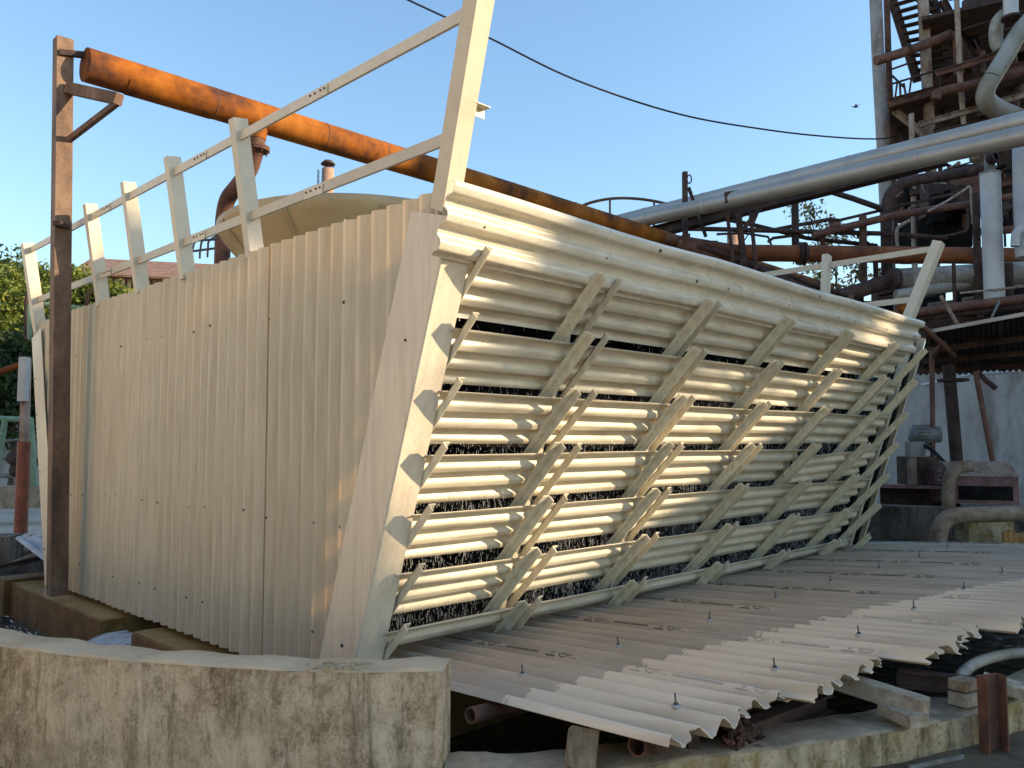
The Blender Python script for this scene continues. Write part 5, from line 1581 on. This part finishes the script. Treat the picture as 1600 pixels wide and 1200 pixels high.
pipe('dust_pipe', [(1640, 801), (1560, 803), (1500, 805), (1478, 812), (1468, 830), (1464, 862)], .11, 'dusty', 'thick dusty brown pipe running right along the base of the red machine', 11.5, (), 20)
fp = thing('plank_fence', 'short row of orange brown planks at the right edge above the sheets', 'fence', at(1590, 860, 12.0))
for k in range(5):
    u = 1572 + 9 * k
    MB().box(at(u, 845, 12.1), V(.040, -.003, 0), V(0, .02, 0), UP * (.13 + .03 * math.sin(k * 2))).build('plank', M['plank'], fp)

# ================================================================== OUT OF VIEW: ADDED TO CAST SHADE AND BOUNCE LIGHT
H_AX = unit(V(SUN_DIR[0], SUN_DIR[1], 0))
S_AX = unit(np.cross(UP, H_AX))
SD = np.array(SUN_DIR)
def sunpt(p, dist): return np.asarray(p, float) + SD * (dist / math.cos(SUN_EL))

HD0 = 25.0
def sp(a, b, h):                     # sun-facing frame: a sideways, b = height above the sun line, h metres towards the sun
    return H_AX_N * h + S_N * a + V(0, 0, (b + math.sin(SUN_EL) * h) / math.cos(SUN_EL))
H_AX_N, S_N = np.array(H_AX), np.array(S_AX)
def skyline(name, poly, h, depth, mat, label, cat):
    """an added block whose roof line is shaped to cast a wanted shadow edge"""
    pts = [sp(a, b, h) for a, b in poly]
    ring = pts + [V(pts[-1][0], pts[-1][1], 0), V(pts[0][0], pts[0][1], 0)]
    root = thing(name, label, cat, ring[-1])
    mb = MB()
    mb.prism(ring, H_AX_N * depth)
    mb.build('wall', mat, root)
    return root
U_N = np.cross(SD, S_N)
def ab(p): return (float(np.dot(p, S_N)), float(np.dot(p, U_N)))
L0 = ab(V(-3.6, 4.7, .75))
skyline('added_shade_shed', [(2.6, L0[1])] + [ab(p) for p in (V(-3.6, 4.7, .75), T(.05, .5, 1.16), T(.08, .45, .92), T(.66, .4, .62), T(1.58, .42, .54), T(2.6, .43, .68), T(3.5, .55, 1.15), T(4.4, .72, 1.62), T(5.05, .8, 1.82), T(5.7, .95, 2.2), T(6.5, 1.0, 2.5))], HD0, 5, M['tank_wall'], 'long stepped shed added unseen beyond the right edge to cast the lower shade', 'building')  # added shade caster; roof line follows the lower shadow edge on the louvres
B0 = ab(T(6.6, 1.1, 2.6))
skyline('added_shade_building', [(B0[0], ab(T(-.1, -3.9, 3.75))[1])] + [ab(p) for p in (T(-.1, -4.8, 3.8), T(-.1, -6.8, 3.45), T(4.1, -4.9, 5.45), T(4.25, -4.9, 6.15), T(12, -4.9, 6.3))] + [(16.5, ab(T(12, -4.9, 6.3))[1] + .1), (16.7, 8.0), (21, 9.4), (21.2, 10.2), (25.0, 10.2)], HD0 + .5, 7, M['tank_wall'], 'tall building added unseen beyond the right edge to cast shade', 'building')  # added shade caster for the far pipes and the steel tower
HT = HD0 - 1.5
def ell(p, ra, rb, rd=1.2):
    a, b = ab(p)
    return (sp(a, b, HT), (abs(S_N[0]) * ra + abs(H_AX_N[0]) * rd * .6, abs(S_N[1]) * ra + abs(H_AX_N[1]) * rd * .6, rb))
tb = sp(B0[0] + .2, 0, HT); tb[2] = 0
tree('added_shade_tree', tb, 11.0, [ell(T(2.3, .35, 3.15), 1.5, .5), ell(T(4.2, .5, 3.3), 1.3, .8), ell(T(2.2, -2.2, 3.75), 1.2, .7), ell(T(1.5, 1.05, 2.62), .60, .32, .8), ell(T(3.2, 1.1, 2.85), .85, .28, .8), ell(T(5.4, 1.2, 3.1), .85, .3, .8), ell(T(0, -2.5, 3.78), .9, .42), ell(T(0, -1.35, 3.72), .5, .2)], 30000, .13, M['leaf_dark'], 'leafy tree added unseen beyond the right edge to shade the tower', None, .22)  # added crown; blobs placed to dapple the fascia and upper louvres
# sunlit warehouse added out of view on the left to bounce warm light
wh = thing('reflector', 'long tan warehouse added unseen beyond the left edge to bounce warm light', 'building', (-15, -3, 0))
wx, wy = unit(V(.12, 1, 0)), unit(V(1, -.12, 0))
WC = V(-19.5, -3.0, 0)
MB().box(WC + UP * 4.5, wx * 12, wy * 4, UP * 4.5).build('wall', M['bounce_tan'], wh)
mb = MB()
c0 = WC + UP * 9.0
mb.prism([c0 - wx * 12.4 - wy * 4.4, c0 - wx * 12.4 + UP * 1.8, c0 - wx * 12.4 + wy * 4.4], wx * 24.8)
mb.build('roof', M['tile_roof'], wh)
for k in range(6):
    MB().box(WC + UP * 5.2 + wx * (-10 + 4.0 * k) + wy * 4.01, wx * .9, wy * .05, UP * 1.1).build('window', M['grey_metal'], wh)
